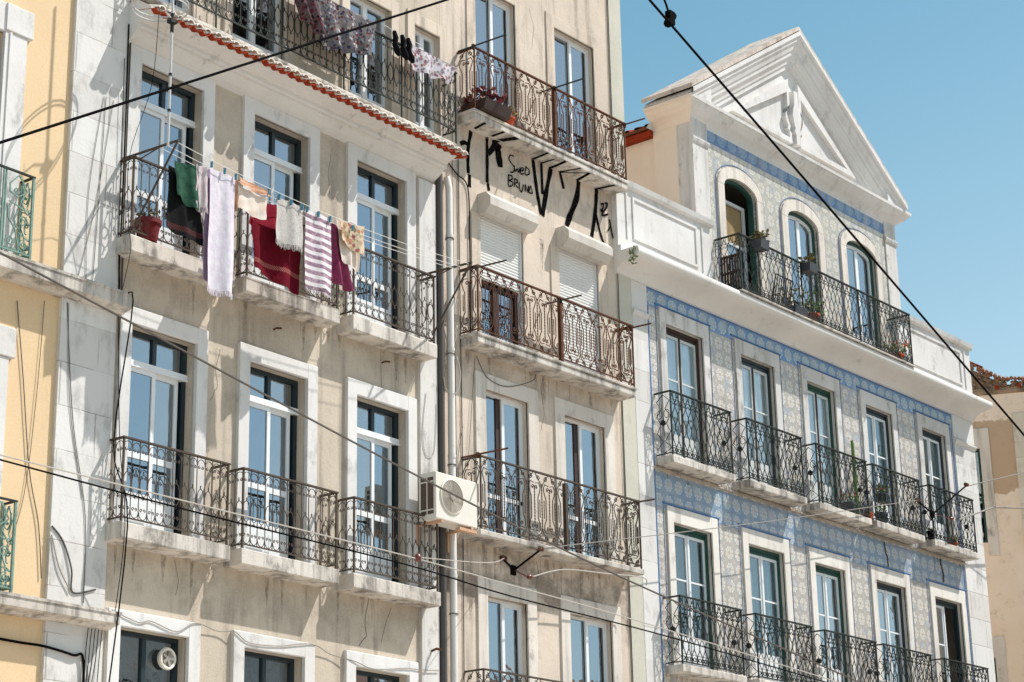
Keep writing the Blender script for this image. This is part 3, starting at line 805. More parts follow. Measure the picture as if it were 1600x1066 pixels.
# ================================================================== BUILDING C : cream house with roller shutters and graffiti
C = Building('cream_house', CD, 23.5, 'narrow cream house with long rusty balconies, roller shutters and black graffiti', 'house')
CU1, CU2 = 21.235, 25.86
holesC = [(22.04, 23.02, 14.46, 16.78), (24.01, 25.06, 14.46, 16.78), (22.08, 23.09, 10.99, 13.05), (23.97, 24.98, 10.99, 13.05),
          (22.14, 23.12, 8.09, 10.27), (23.99, 25.01, 8.09, 10.27), (22.11, 23.0, 5.1, 7.23), (23.99, 25.03, 5.1, 7.23)]
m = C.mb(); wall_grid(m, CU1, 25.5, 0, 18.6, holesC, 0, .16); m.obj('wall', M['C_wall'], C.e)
shell(C, CU1, CU2, 18.6, 4, M['C_wall']); floors(C, CU1, CU2, (5.0, 8.0, 10.9, 14.4))
m = C.mb(); m.chip(25.505, CU2, -.1, .02, 0, 18.6, .01); m.obj('quoin', M['quoin_green'], C.e)
def slider(bd, u0, u1, v0, v1, n=-.1, dark=.12, glassm='glass', bar=None, fm='alu'):
    uc = (u0+u1)/2
    f = bd.mb(); frame_rect(f, u0, u1, v0, v1, .035, n-.06, n+.01)
    f.box(uc-.005, uc+.055, n-.02, n+.012, v0+.035, v1-.035)
    if bar:
        f.box(u0+.035, uc-.05, n-.04, n-.01, bar, bar+.06); f.box(uc+.055, u1-.035, n-.04, n, bar, bar+.06)
    f.box(uc+.055, u1-.035, n-.02, n, v1-.085, v1-.035); f.box(u1-.08, u1-.036, n-.02, n, v0, v1-.086)
    w = f.obj('window', M[fm], bd.e)
    if dark:
        d = bd.mb(); d.box(uc-dark+.02, uc-.006, n-.055, n-.015, v0+.035, v1-.035); d.obj('shutter_edge', M['woodframe'], w)
    pane(bd, w, u0+.035, uc-(dark or .0)+.02, v0+.036, v1-.036, n-.03, glassm)
    pane(bd, w, uc+.055, u1-.08, v0+.036, v1-.087, n-.005, glassm)
    return w
sC = {}
for i, h in enumerate(holesC):
    if i in (2, 3): continue
    w = slider(C, *h, dark=(0, .0, 0, 0, .13, .13, 0, 0)[i], bar=(h[2]+.62 if i in (4, 5) else None))
    if i < 2: surround(C, w, *h, .2, .22, .022, 'C_wall'); curtain(C, w, h[0], h[1], h[2], h[3], -.3, 'curtain', 6)
    elif i < 6: surround(C, w, *h, .23, .24, .03, 'stone')
    else:
        surround(C, w, *h, .21, .25, .03, 'stone')
        bl = C.mb(); bl.box(h[0], h[1], -.30, -.29, h[2], h[3]); bl.obj('blind', M['blindgrey'], w)
# roller shutters in their openings, with hexagonal stone boxes above
for k, (u0, u1, v0, v1) in enumerate(holesC[2:4]):
    low = 11.98 if k == 0 else v0
    s = C.mb(); ns = int((v1-low)/.048)
    prof = []
    for i in range(ns):
        z = v1-i*.048
        prof += [(-.05, z), (-.034, z-.012), (-.032, z-.030), (-.05, z-.046)]
    prof += [(-.07, v1-ns*.048), (-.07, v1)]
    s.prism(prof, u0+.03, u1-.03)
    sh = s.obj('roller_shutter', M['shutter'], C.e)
    for q in (u0, u1-.03):
        g = C.mb(); g.box(q, q+.03, -.09, -.01, v0, v1); g.obj('guide_rail', M['alu'], sh)
    bx = C.mb()
    bx.prism([(0, 12.96), (.15, 12.96), (.25, 13.07), (.25, 13.20), (.16, 13.29), (0, 13.29)], u0-.03, u1+.10)
    bx.obj('shutter_box', M['hood'], C.e)
    if k == 0:
        f = C.mb(); frame_rect(f, u0+.03, u1-.03, v0, low-.02, .05, -.16, -.1); f.box(22.5, 22.62, -.16, -.09, v0+.05, low-.07)
        w = f.obj('window', M['woodframe'], C.e); pane(C, w, u0+.08, u1-.08, v0+.05, low-.07, -.13)
    for q in (u0-.2, u1):
        m2 = C.mb(); m2.chip(q, q+.2, -.02, .022, v0, 12.98, .008); m2.obj('jamb', M['C_wall'], C.e)
crail = lambda h, mt: rail_set(C, 3.78, h, .33, pat_lyre, mt, mt, thick=1.3)
for vb, vt, hh, mt in ((14.28, 14.44, .98, 'iron_rust'), (10.79, 10.95, .98, 'iron_rust'), (7.965, 8.06, 1.02, 'iron'), (4.95, 5.06, 1.02, 'iron')):
    b = slab_part(C, 21.59, 25.45, .355, vb, vt, 'slab', .05 if vb > 8 else 0)
    r = place_railing(C, b, *crail(hh, mt), 21.63, vt+.02)
    p = C.mb(); p.box(23.53, 23.585, .30, .36, vt, vt+1.0); p.obj('railing_post', M['iron_rust' if vb > 9 else 'iron'], b)
# graffiti
WALL = [[(21.918, 14.27), (21.84, 13.918), (21.842, 13.56)], [(21.663, 13.978), (21.76, 14.033), (21.856, 14.021)], [(21.869, 13.549), (21.865, 13.345)], [(22.288, 14.27), (22.285, 13.864), (22.277, 13.539)], [(22.291, 13.533), (22.316, 13.424)], [(22.31, 14.02), (22.42, 14.15), (22.47, 14.27)], [(22.568, 14.275), (22.548, 14.145), (22.598, 13.893)], [(23.399, 14.27), (23.483, 13.757), (23.574, 13.404)], [(23.85, 14.27), (23.709, 13.806), (23.603, 13.393)], [(23.607, 14.27), (23.617, 13.758)], [(24.078, 14.27), (24.165, 14.014)], [(24.56, 14.27), (24.497, 13.961), (24.293, 13.574), (24.208, 13.397)], [(25.034, 14.27), (24.981, 13.878), (24.861, 13.401)], [(24.994, 13.819), (25.091, 13.538), (25.178, 13.385)],
 [(22.923, 14.175), (22.836, 14.167), (22.805, 14.097), (22.861, 14.045), (22.932, 13.988), (22.901, 13.908), (22.828, 13.886)], [(22.933, 14.028), (22.945, 13.932), (23.005, 13.991), (23.033, 13.939), (23.071, 14.031)], [(23.078, 13.977), (23.158, 14.022), (23.124, 14.052), (23.078, 13.994), (23.091, 13.938), (23.165, 13.961)], [(23.214, 14.096), (23.194, 13.96), (23.278, 13.985), (23.301, 14.053), (23.214, 14.096)], [(22.782, 13.822), (22.777, 13.643)], [(22.782, 13.822), (22.869, 13.829), (22.868, 13.779), (22.794, 13.737), (22.881, 13.734), (22.864, 13.669), (22.777, 13.639)], [(22.927, 13.807), (22.916, 13.665)], [(22.927, 13.807), (22.999, 13.8), (22.983, 13.755), (22.924, 13.727), (23.015, 13.676)], [(23.042, 13.783), (23.053, 13.657), (23.102, 13.646), (23.144, 13.774)], [(23.178, 13.665), (23.188, 13.788)], [(23.188, 13.788), (23.249, 13.677)], [(23.249, 13.677), (23.271, 13.793)], [(23.322, 13.809), (23.258, 13.68)], [(23.258, 13.68), (23.362, 13.691)], [(23.362, 13.691), (23.322, 13.809)],
 [(25.127, 14.035), (25.199, 14.067), (25.179, 13.988), (25.121, 13.919), (25.192, 13.94)], [(25.233, 14.087), (25.305, 14.103), (25.26, 14.002), (25.139, 13.852), (25.314, 13.917)], [(25.348, 13.84), (25.387, 13.663), (25.434, 13.532)], [(25.287, 13.614), (25.358, 13.717)]]
WID = [.06, .05, .05, .055, .05, .075, .11, .065, .075, .045, .055, .085, .07, .045] + [.018]*15 + [.026, .026, .03, .02]
m = C.mb()
for i, (s, w) in enumerate(zip(WALL, WID)): m.ribbon(s, w*1.3, .003+.0004*i)
m.obj('graffiti', M['spray'], C.e, recalc=False)
m = C.mb()
for s in ([(25.56, 13.93), (25.681, 13.957), (25.786, 13.777), (25.789, 13.556)], [(25.56, 13.94), (25.653, 14.033), (25.795, 14.202)]): m.ribbon(s, .05, .0235)
m.obj('graffiti', M['spraygrey'], C.e, recalc=False)
SOF = [(21.918, 0, 21.846, .345, .06), (22.288, 0, 22.287, .345, .06), (22.46, 0, 22.60, .345, .13), (23.39, 0, 23.355, .345, .06), (23.607, 0, 23.614, .257, .045), (23.85, 0, 23.802, .345, .07), (24.07, 0, 24.183, .345, .05), (24.09, 0, 24.427, .33, .045), (24.427, .33, 24.53, 0, .07), (25.03, 0, 25.097, .328, .06)]
m = C.mb()
for i, (a, n0, b_, n1, w) in enumerate(SOF):
    z = 14.277-.0004*i
    m.quad((a-w/2, n0, z), (a+w/2, n0, z), (b_+w/2, n1, z), (b_-w/2, n1, z))
m.obj('graffiti', M['spray'], C.e, recalc=False)

crack(C, [(23.5, 10.75), (23.46, 10.5), (23.52, 10.2), (23.44, 9.9)], w=.005); crack(C, [(23.25, 7.9), (23.3, 7.7), (23.22, 7.5)], w=.006); crack(C, [(23.4, 16.9), (23.5, 16.6), (23.45, 16.2)], w=.004)
# ================================================================== BUILDING D : blue tiled house with pediment
D = Building('tiled_house', CD, 31.4, 'blue and cream tiled house with white pediment and rows of small iron balconies', 'house')
D1, D2 = 25.86, 37.62
ROW1 = [(26.79, 27.88), (29.03, 30.10), (31.18, 32.16), (33.26, 34.26), (35.42, 36.39)]
ROW2 = [(26.77, 27.86), (28.94, 30.05), (31.05, 32.07), (33.17, 34.26), (35.38, 36.46)]
ROW3 = [(a, b) for a, b in ROW2]
F1, T1, F2, T2, F3, T3 = 10.06, 12.42, 6.73, 9.06, 3.5, 5.8
holesD = [(a, b, F1, T1) for a, b in ROW1]+[(a, b, F2, T2) for a, b in ROW2]+[(a, b, F3, T3) for a, b in ROW3]
m = D.mb(); rv = D.mb(); wall_grid(m, 26.28, 36.75, 0, 12.62, holesD, 0, .16, rv); m.obj('tiled_wall', M['tile'], D.e); rv.obj('window_reveals', M['stone'], D.e)
for q0, q1 in ((26.29, 36.74),):
    m = D.mb(); wall_grid(m, q0, q1, 9.26, 9.84, [], .003); m.obj('tile_shade_band', M['tile_shade'], D.e)  # shade under the balconies, painted on the tiles as a bluer band
for q in (26.33, 36.70):
    m = D.mb(); m.box(q-.012, q+.012, 0, .01, 0, 12.62); m.obj('tile_line', M['blue_line'], D.e)
m = D.mb(); m.box(26.30, 36.73, 0, .014, 12.925, 12.945); m.obj('tile_line', M['blue_line'], D.e)
m = D.mb(); m.quad((26.28, 0, 12.62), (36.75, 0, 12.62), (36.75, 0, 12.95), (26.28, 0, 12.95)); m.obj('tile_border', M['border'], D.e)
shell(D, D1, D2, 13.3, 4.5, M['E_side']); floors(D, D1, D2, (3.4, 6.65, 10.0))
m = D.mb(); m.chip(D1, 26.28, -.1, .025, 0, 12.95, .01); m.obj('quoin', M['blocks'], D.e)
m = D.mb(); m.chip(36.75, D2, -.1, .025, 0, 12.95, .01); m.obj('quoin', M['blocks'], D.e)
for q in ((D1, 26.27), (36.76, D2+.01)):
    m = D.mb(); m.prism([(.025, 12.34), (.05, 12.36), (.07, 12.40), (.07, 12.43), (.025, 12.44)], *q); m.obj('capital', M['cove'], D.e)
# shade between the storeys, painted as darker blue tiles
m = D.mb(); m.prism([(.004, 9.86), (.035, 9.87), (.035, 9.90), (.004, 9.91)], 26.28, 36.75); m.obj('string_course', M['greystone'], D.e)
def panel(u0, u1, v0, v1): 
    m = D.mb(); m.box(u0, u1, -.02, .004, v0, v1); m.obj('tile_shade_band', M['tile_shade'], D.e)
# frames drawn in blue round the openings
def blue_frame(u0, u1, v0, v1, head):
    m = D.mb(); w = .24
    pass
    for q in (u0-w, u1+w):
        m = D.mb(); m.box(q-.008, q+.008, -.01, .006, v0, v1+head+.03); m.obj('tile_line', M['blue_thin'], D.e)
    m = D.mb(); m.prism([(0, v1+head), (.02, v1+head+.008), (.026, v1+head+.02), (.015, v1+head+.034), (0, v1+head+.036)], u0-w-.02, u1+w+.02)
    m.obj('blue_moulding', M['blue_line'], D.e)
def window_D(bd, u0, u1, v0, v1, outer, leaf, mid='alu', curt=None, glassm='glass', opened=False, rows=2):
    f = bd.mb(); n = -.10
    frame_rect(f, u0, u1, v0, v1, .055, n-.06, n+.025, 'lrt')
    f.box(u0+.055, u1-.055, n-.05, n+.0, v1-.115, v1-.056)
    w = f.obj('window', M[outer], bd.e)
    a, b, t = u0+.055, u1-.055, v1-.115; uc = (a+b)/2
    l = bd.mb()
    def leafset(a, b, nn):
        frame_rect(l, a, b, v0, t, .045, nn-.04, nn, 'lrt'); l.box(a+.045, b-.045, nn-.035, nn-.004, v0, v0+.55)
        for r in range(1, rows): 
            z = v0+.55+(t-v0-.55)*r/rows+.08
            l.box(a+.045, b-.045, nn-.03, nn-.006, z-.014, z+.014)
    leafset(a, uc-.012, n-.005)
    if not opened: leafset(uc+.012, b, n-.005)
    l.obj('casement', M[leaf], w)
    c = bd.mb(); c.box(uc-.018, uc+.018, n-.03, n+.012, v0, t); c.obj('centre_stile', M[mid], w)
    pane(bd, w, a+.045, uc-.06, v0+.55, t-.045, n-.022, glassm)
    if not opened: pane(bd, w, uc+.06, b-.045, v0+.55, t-.045, n-.022, glassm)
    if curt: curtain(bd, w, a, b if not opened else uc, v0+.05, t, -.172, curt, 6)
    return w
st1 = [('woodframe', 'greywood', 'woodframe', 'curtain', 'glassclear'), ('darkframe', 'greywood', 'woodframe', 'curtain', 'glassclear'), ('greenframe', 'greywood', 'woodframe', 'curtain', 'glassclear'),
       ('darkframe', 'alu', 'alu', 'curtain', 'glassmid'), ('darkframe', 'alu', 'alu', 'curtain', 'glassmid')]
for k, ((a, b), s) in enumerate(zip(ROW1, st1)):
    w = window_D(D, a, b, F1, T1, s[0], s[1], s[2], s[3], s[4])
    surround(D, w, a, b, F1, T1, .17, .26, .03, 'white')
    blue_frame(a, b, F1, T1, .27)
st2 = [('greenframe', 'alu', 'alu', 'blindgrey', 'glassmid'), ('greenframe', 'alu', 'alu', 'curtain', 'glassmid'), ('greenframe', 'alu', 'alu', 'curtain', 'glass'), ('darkframe', 'alu', 'alu', 'curtain', 'glass'), ('darkframe', 'alu', 'alu', None, 'glass')]
for k, ((a, b), s) in enumerate(zip(ROW2, st2)):
    w = window_D(D, a, b, F2, T2, s[0], s[1], s[2], s[3], s[4], opened=(k == 4))
    surround(D, w, a, b, F2, T2, .17, .26, .03, 'stone2')
    blue_frame(a, b, F2, T2, .27)
for a, b in ROW3:
    w = window_D(D, a, b, F3, T3, 'greenframe', 'alu'); surround(D, w, a, b, F3, T3, .19, .26, .03, 'stone')
# balconies
netrail = lambda: rail_set(D, 1.72, 1.04, .31, pat_net, 'iron_dark', 'iron_dark', pat_side_net, thick=1.15)
for u in (26.42, 28.64, 30.86, 32.83, 35.0):
    b = slab_part(D, u-.03, u+1.75, .34, 9.93, 10.055, 'slab'); place_railing(D, b, *netrail(), u, 10.07)
for u in (26.43, 28.58, 30.74, 32.75, 35.0):
    b = slab_part(D, u-.03, u+1.75, .34, 6.6, 6.725, 'slab'); place_railing(D, b, *netrail(), u, 6.74)
# main cornice with its cove; the long balcony stands on it
m = D.mb()
prof = [(0, 12.94), (.05, 12.95)]+[(.05+.40*(1-math.cos(t*PI/2)), 12.95+.20*math.sin(t*PI/2)) for t in (.2, .4, .6, .8, 1)]+[(.48, 13.17), (.50, 13.20), (.50, 13.27), (.47, 13.30), (0, 13.30)]
m.prism(prof, 25.44, 37.64); m.obj('cornice', M['cove'], D.e, True)
m = D.mb(); m.box(28.40, 34.42, .02, .53, 13.30, 13.325); lb = m.obj('balcony', M['slab'], D.e)
mi, mh = rail_set(D, 5.92, 1.0, .50, pat_net, 'iron_dark', 'iron_dark', thick=1.0)
place_railing(D, lb, mi, mh, 28.44, 13.34)
for u in (30.42, 32.42):
    m = D.mb(); m.box(u-.012, u+.012, .49, .515, 13.325, 14.34); m.obj('railing_post', M['iron_dark'], lb)
# parapets beside the upper storey
for u0, u1 in ((25.44, 28.14), (34.62, 37.60)):
    p = D.mb(); p.box(u0, u1, -.12, .10, 13.30, 14.47); p.box(u0, u1-.3 if u0 < 30 else u1, .1, .15, 13.30, 13.40)
    p.prism([(-.16, 14.47), (.12, 14.47), (.17, 14.50), (.19, 14.58), (-.16, 14.60)], u0-.03, u1+.05)
    frame_rect(p, u0+.42, u1-.42, 13.62, 14.36, .045, .09, .122)
    p.box(u0+.24, u0+.28, .09, .12, 13.6, 14.4); p.box(u1-.28, u1-.24, .09, .12, 13.6, 14.4)
    p.obj('parapet', M['white2'], D.e)
# upper storey (attic front)
UW = [(28.79, 29.85), (30.88, 31.95), (32.96, 34.10)]
SP, TP = 15.50, 15.72
def archpts(u0, u1, sp, tp, k=12):
    c = (u0+u1)/2; hw = (u1-u0)/2
    return [(c-hw*math.cos(PI*i/k), sp+(tp-sp)*math.sin(PI*i/k)) for i in range(k+1)]
m = D.mb(); wall_grid(m, 28.33, 34.55, 13.3, 16.19, [(a, b, 13.33, TP) for a, b in UW], 0, .16)
for a, b in UW:
    ap = archpts(a, b, SP, TP); h = len(ap)//2
    m.poly([(a, 0, TP)]+[(u, 0, v) for u, v in ap[:h+1]][::-1]); m.poly([(b, 0, TP)]+[(u, 0, v) for u, v in ap[h:]])
    for i in range(len(ap)-1):
        m.quad((ap[i][0], 0, ap[i][1]), (ap[i+1][0], 0, ap[i+1][1]), (ap[i+1][0], -.16, ap[i+1][1]), (ap[i][0], -.16, ap[i][1]))
m.obj('attic_wall', M['tile_top'], D.e)
m = D.mb(); m.quad((28.33, .0, 16.19), (34.55, .0, 16.19), (34.55, .0, 16.53), (28.33, .0, 16.53)); m.obj('tile_border', M['frieze'], D.e)
for q0, q1 in ((27.86, 28.33), (34.55, 34.97)):
    m = D.mb(); m.chip(q0, q1, -.3, .025, 13.3, 16.53, .01); ap_ = m.obj('attic_pilaster', M['white'], D.e)
    m = D.mb(); m.prism([(.025, 16.03), (.05, 16.05), (.065, 16.10), (.065, 16.13), (.025, 16.15)], q0-.02, q1+.015); m.obj('capital', M['white'], ap_)
for k, (a, b) in enumerate(UW):
    f = D.mb(); n = -.09
    ap = archpts(a, b, SP, TP); ip = archpts(a+.06, b-.06, SP, TP-.06)
    for i in range(len(ap)-1):
        q = [ap[i], ap[i+1], ip[i+1], ip[i]]
        f.slab_poly(q, n-.05, n+.03)
    f.box(a, a+.06, n-.05, n+.03, 13.33, SP); f.box(b-.06, b, n-.05, n+.03, 13.33, SP)
    w = f.obj('window', M['greenframe'], D.e)
    l = D.mb(); uc = (a+b)/2
    ii = archpts(a+.06, b-.06, SP, TP-.06)
    if k:
        for i in range(len(ip)-1):
            jp = archpts(a+.11, b-.11, SP-.03, TP-.13); l.slab_poly([ip[i], ip[i+1], jp[i+1], jp[i]], n-.04, n)
        for x0, x1 in ((a+.06, a+.11), (uc-.05, uc+.05), (b-.11, b-.06)): l.box(x0, x1, n-.04, n, 13.33, SP if x0 != uc-.05 else TP-.12)
        l.box(a+.11, uc-.05, n-.035, n-.004, 13.33, 13.85); l.box(uc+.05, b-.11, n-.035, n-.004, 13.33, 13.85)
        l.obj('casement', M['alu'], w)
        g = D.mb(); jp = archpts(a+.1, b-.1, SP, TP-.11); g.slab_poly([(a+.1, 13.85)]+jp+[(b-.1, 13.85)], n-.025, n-.019); g.obj('glass_pane', M['glass'], w)
        curtain(D, w, a+.1, uc-.12, 13.4, SP+.05, -.24, 'curtain', 3); curtain(D, w, uc+.3, b-.08, 13.4, SP+.05, -.24, 'curtain', 2)
    else:
        # casement swung inwards, tan blind behind
        for s0, s1 in ((a+.22, a+.98),):
            frame_rect(l, s0, s1, 13.33, 15.38, .06, -.24, -.20, 'lrt'); l.box(s0+.06, s1-.06, -.235, -.205, 14.55, 14.6)
        l.obj('casement', M['greywood'], w)
        bl = D.mb(); bl.box(a+.28, a+.92, -.26, -.25, 14.6, 15.32); bl.obj('blind', M['blind'], w)
        g = D.mb(); g.box(a+.28, a+.92, -.225, -.219, 13.5, 14.55); g.obj('glass_pane', M['glassclear'], w)
        curtain(D, w, a+.28, a+.92, 13.4, 14.56, -.3, 'curtain', 3)
    s = D.mb(); op = archpts(a-.2, b+.2, SP, TP+.22)
    for i in range(len(ap)-1): s.slab_poly([op[i], op[i+1], ap[i+1], ap[i]], -.02, .035)
    s.chip(a-.2, a, -.02, .035, 13.33, SP, .01); s.chip(b, b+.2, -.02, .035, 13.33, SP, .01)
    s.obj('surround', M['stone'], w)
    s = D.mb(); o1 = archpts(a-.245, b+.245, SP, TP+.265)
    for i in range(len(o1)-1): s.tube([(o1[i][0], .004, o1[i][1]), (o1[i+1][0], .004, o1[i+1][1])], .010, 4)
    for x in (a-.245, b+.245): s.box(x-.012, x+.012, -.01, .008, 13.4, SP)
    s.obj('tile_line', M['blue_thin'], w)
# attic side wall, rear and roof
m = D.mb()
m.box(27.861, 28.3, -.80, -.302, 13.3, 16.52); m.box(27.92, 28.3, -5.0, -.801, 13.3, 16.35)
m.box(34.5, 34.965, -5.0, -.302, 13.3, 16.5); m.box(28.3, 34.5, -5.0, -4.9, 13.3, 16.5)
m.obj('attic_side_wall', M['E_side'], D.e)
k = D.mb(); k.box(28.32, 34.48, -2.6, -2.5, 13.3, 16.4); k.box(28.32, 34.48, -2.49, -.2, 16.2, 16.5); k.obj('room_partition', M['room'], D.e)
LU, RU, NP, EV, AX, AV = 27.53, 35.05, .30, 16.75, 31.29, 19.22
# moulded cornice under the pediment, returning along both sides
bed = [(0, 16.42), (.03, 16.50), (.07, 16.54), (.14, 16.58), (.21, 16.64), (.25, 16.70), (.275, 16.71), (.28, 16.765), (.20, 16.79), (0, 16.80)]
def cornice_run(nm, f0, f1, mat):
    m = D.mb()
    A_ = [f0(o, v) for o, v in bed]; B_ = [f1(o, v) for o, v in bed]; k = len(bed)
    m.add(A_+B_, [(i, i+1, k+i+1, k+i) for i in range(k-1)])
    m.obj(nm, M[mat], D.e)
cornice_run('bed_cornice', lambda o, v: (27.86-o*1.18, o, v), lambda o, v: (34.97+o, o, v), 'white2')
cornice_run('side_cornice', lambda o, v: (27.86-o*1.18, -.76, v), lambda o, v: (27.86-o*1.18, o, v), 'E_side')
cornice_run('side_cornice', lambda o, v: (34.97+o, -.76, v), lambda o, v: (34.97+o, o, v), 'white2')
m = D.mb(); m.slab_poly([(27.54, 16.78), (28.2, 16.78), (28.2, 17.27), (27.60, 16.87)], -.75, .24); m.slab_poly([(35.04, 16.78), (34.4, 16.78), (34.4, 17.2), (34.98, 16.87)], -.75, .24)
m.slab_poly([(27.6, 16.43), (34.97, 16.43), (34.97, 16.79), (27.9, 16.79)], -.76, -.74)
m.obj('cornice_core', M['white2'], D.e)
# raking cornices: stepped courses following the slope
def rake(m, prof):
    """moulded course following both slopes; prof gives (drop below the outer slope, n)"""
    sl0 = (AV-EV)/(AX-LU); zb0 = 16.77
    rows = []
    for t, n in prof:
        za = AV-t*1.2; e = min(max((za-zb0)/sl0, 0), AX-LU)
        rows.append([(AX-e, n, max(za-e*sl0, zb0) if t >= 0 else za-e*sl0), (AX, n, za), (AX+e, n, max(za-e*sl0, zb0) if t >= 0 else za-e*sl0)])
    for i in range(len(rows)-1):
        for j in (0, 1): m.quad(rows[i][j], rows[i][j+1], rows[i+1][j+1], rows[i+1][j])
m = D.mb()
rake(m, [(-.09, -.3), (-.09, NP+.02), (-.02, NP+.02), (.0, NP-.02), (.06, NP-.03), (.10, NP-.07), (.18, NP-.10), (.20, NP-.13), (.26, NP-.135), (.34, NP-.2), (.38, NP-.21), (.40, .06), (.47, .055), (.48, -.05)])
m.obj('raking_cornice', M['white2'], D.e)
# tympanum with a relief: two framed triangles and a vase between them
def tri_in(t): 
    s = (AV-EV)/(AX-LU)
    zb = 16.80; za = AV-t*1.16
    return (AX-(za-zb)/s, zb), (AX, za), (AX+(za-zb)/s, zb)
m = D.mb(); tb = tri_in(.40); m.slab_poly([tb[0], tb[1], tb[2]], -.12, .0)
m.obj('tympanum', M['white2'], D.e)
sl_ = (AV-EV)/(AX-LU)
zt = tri_in(.66)[1][1]
vase = [(.10, 17.02), (.10, 17.22), (.17, 17.28), (.13, 17.36), (.20, 17.48), (.24, 17.60), (.19, 17.74), (.12, 17.82), (.12, 17.96)]
for sg in (-1, 1):
    side = [(AX+sg*(x+.05), z) for x, z in vase if z < zt-.2]
    tri = side+[(AX+sg*.17, zt-.17*sl_), (AX+sg*((zt-17.0)/sl_-.05), 17.02)]
    k = len(tri); cx = AX+sg*.55; cz = 17.36
    inn = [(cx+(u-cx)*.80, cz+(z-cz)*.70) for u, z in tri]
    m = D.mb()
    for i in range(k): m.slab_poly([tri[i], tri[(i+1) % k], inn[(i+1) % k], inn[i]], .001, .085)
    m.obj('relief_frame', M['white2'], D.e)
m = D.mb()
vl = [(AX-x*.62, z) for x, z in vase[:-1]]+[(AX-.06, 18.12), (AX+.06, 18.12)]+[(AX+x*.62, z) for x, z in vase[:-1][::-1]]
bmx = bmesh.new(); P = [bmx.verts.new((u-D.ub, -.001, z)) for u, z in vl]; f_ = bmx.faces.new(P)
ex = bmesh.ops.extrude_face_region(bmx, geom=[f_]); bmesh.ops.translate(bmx, vec=(0, -.13, 0), verts=[q for q in ex['geom'] if isinstance(q, bmesh.types.BMVert)])
bmesh.ops.recalc_face_normals(bmx, faces=bmx.faces); bmesh.ops.triangulate(bmx, faces=[q for q in bmx.faces if len(q.verts) > 4])
me = bpy.data.meshes.new('vase_relief'); bmx.to_mesh(me); bmx.free(); me.materials.append(M['white2']); link('vase_relief', me, D.e)
# roof
m = D.mb(); th = .08
for (ua, va, ub_, vb) in ((LU-.02, EV+.11, AX, AV+.13), (AX, AV+.13, RU+.02, EV+.11)):
    m.slab_poly([(ua, va), (ub_, vb), (ub_, vb+th), (ua, va+th)], -.78, NP-.0)
m.obj('roof', M['verge'], D.e)
m = D.mb(); m.slab_poly([(27.70, 16.50), (AX, 18.2), (35.0, 16.5)], -5.0, -.85); m.obj('rear_roof', M['tiledark'], D.e)
m = D.mb()
for i in range(5):
    n = -.86-.22*i
    m.tube([(27.78, n, 16.50), (28.3, n, 16.72), (29, n, 17.0)], .085, 8)
m.box(27.80, 28.25, -2.6, -.80, 16.36, 16.47)
m.obj('rear_eave_tiles', M['tilered'], D.e, True)
# stains and cracks
m = D.mb()
for pts, w in (([(28.2, 13.24), (28.15, 13.12), (28.3, 13.0)], .03), ([(33.9, 13.22), (33.75, 13.05), (33.74, 12.97)], .012), ([(28.6, 13.23), (28.45, 13.1)], .02)):
    for q in range(len(pts)-1): pass
crack(D, [(33.6, 9.84), (33.63, 9.68), (33.7, 9.5), (33.68, 9.35)], .007, .05, 'woodframe')
crack(D, [(35.75, 9.84), (35.78, 9.7), (35.84, 9.55), (35.83, 9.4)], .007, .06, 'woodframe')

# ================================================================== BUILDING E : peach house closing the street
E = Building('peach_house', EP, 0, 'peach rendered house at the right edge with patched render and rubble under its tiles', 'house')
g = NT('patched_peach_render')
base = plaster('tmp_patch', '#ddbf9f', '#d3b392'); bpy.data.materials.remove(base)
x, y, z = g.xyz()
col = g.mix(g.ramp(g.noise(.8, 6), .35, .65), hexc('#f0dcc8'), hexc('#e8d2ba'))
pm = g.m_('ADD', z, g.m_('MULTIPLY', g.m_('SUBTRACT', g.noise(2.6, 5), .5), .9))
k1 = g.m_('MULTIPLY', g.ramp(pm, 12.1, 12.16), g.m_('SUBTRACT', 1.0, g.ramp(pm, 13.70, 13.76)))
col = g.mix(g.m_('MULTIPLY', k1, .85), col, hexc('#b79a7b'))
col = g.mix(g.ramp(g.noise(4, 8, .7), .52, .72, 0, .4), col, hexc('#9b8267'))
g.bump(g.m_('ADD', g.noise(40, 3), g.noise(7, 5)), .3, .015)
M['E_wall'] = g.fin(col, .92, .15)
m = E.mb()
EW = [(-.55, .13, 11.1, 13.19), (-.6, .06, 6.3, 8.62)]
wall_grid(m, -4, 7, 0, 14.40, EW, 0, .15); m.obj('wall', M['E_wall'], E.e)
shell(E, -4, 7, 14.4, 5, M['E_side']); floors(E, -4, 7, (6.2, 11))
for i, (a, b, c, d) in enumerate(EW):
    f = E.mb(); frame_rect(f, a, b, c, d, .05, -.12, -.06); f.box(a+.05, b-.05, -.12, -.06, (c+d)/2-.1, (c+d)/2-.04)
    w = f.obj('window', M['greenframe'], E.e); pane(E, w, a+.05, b-.05, c+.05, d-.05, -.09); curtain(E, w, a, b, c, d, -.3)
    surround(E, w, a, b, c, d, .22, .45, .03, 'stone', below=.3)
m = E.mb(); m.chip(.88, 1.7, -.05, .025, 0, 13.93, .01); m.obj('quoin', M['blocksE'], E.e)
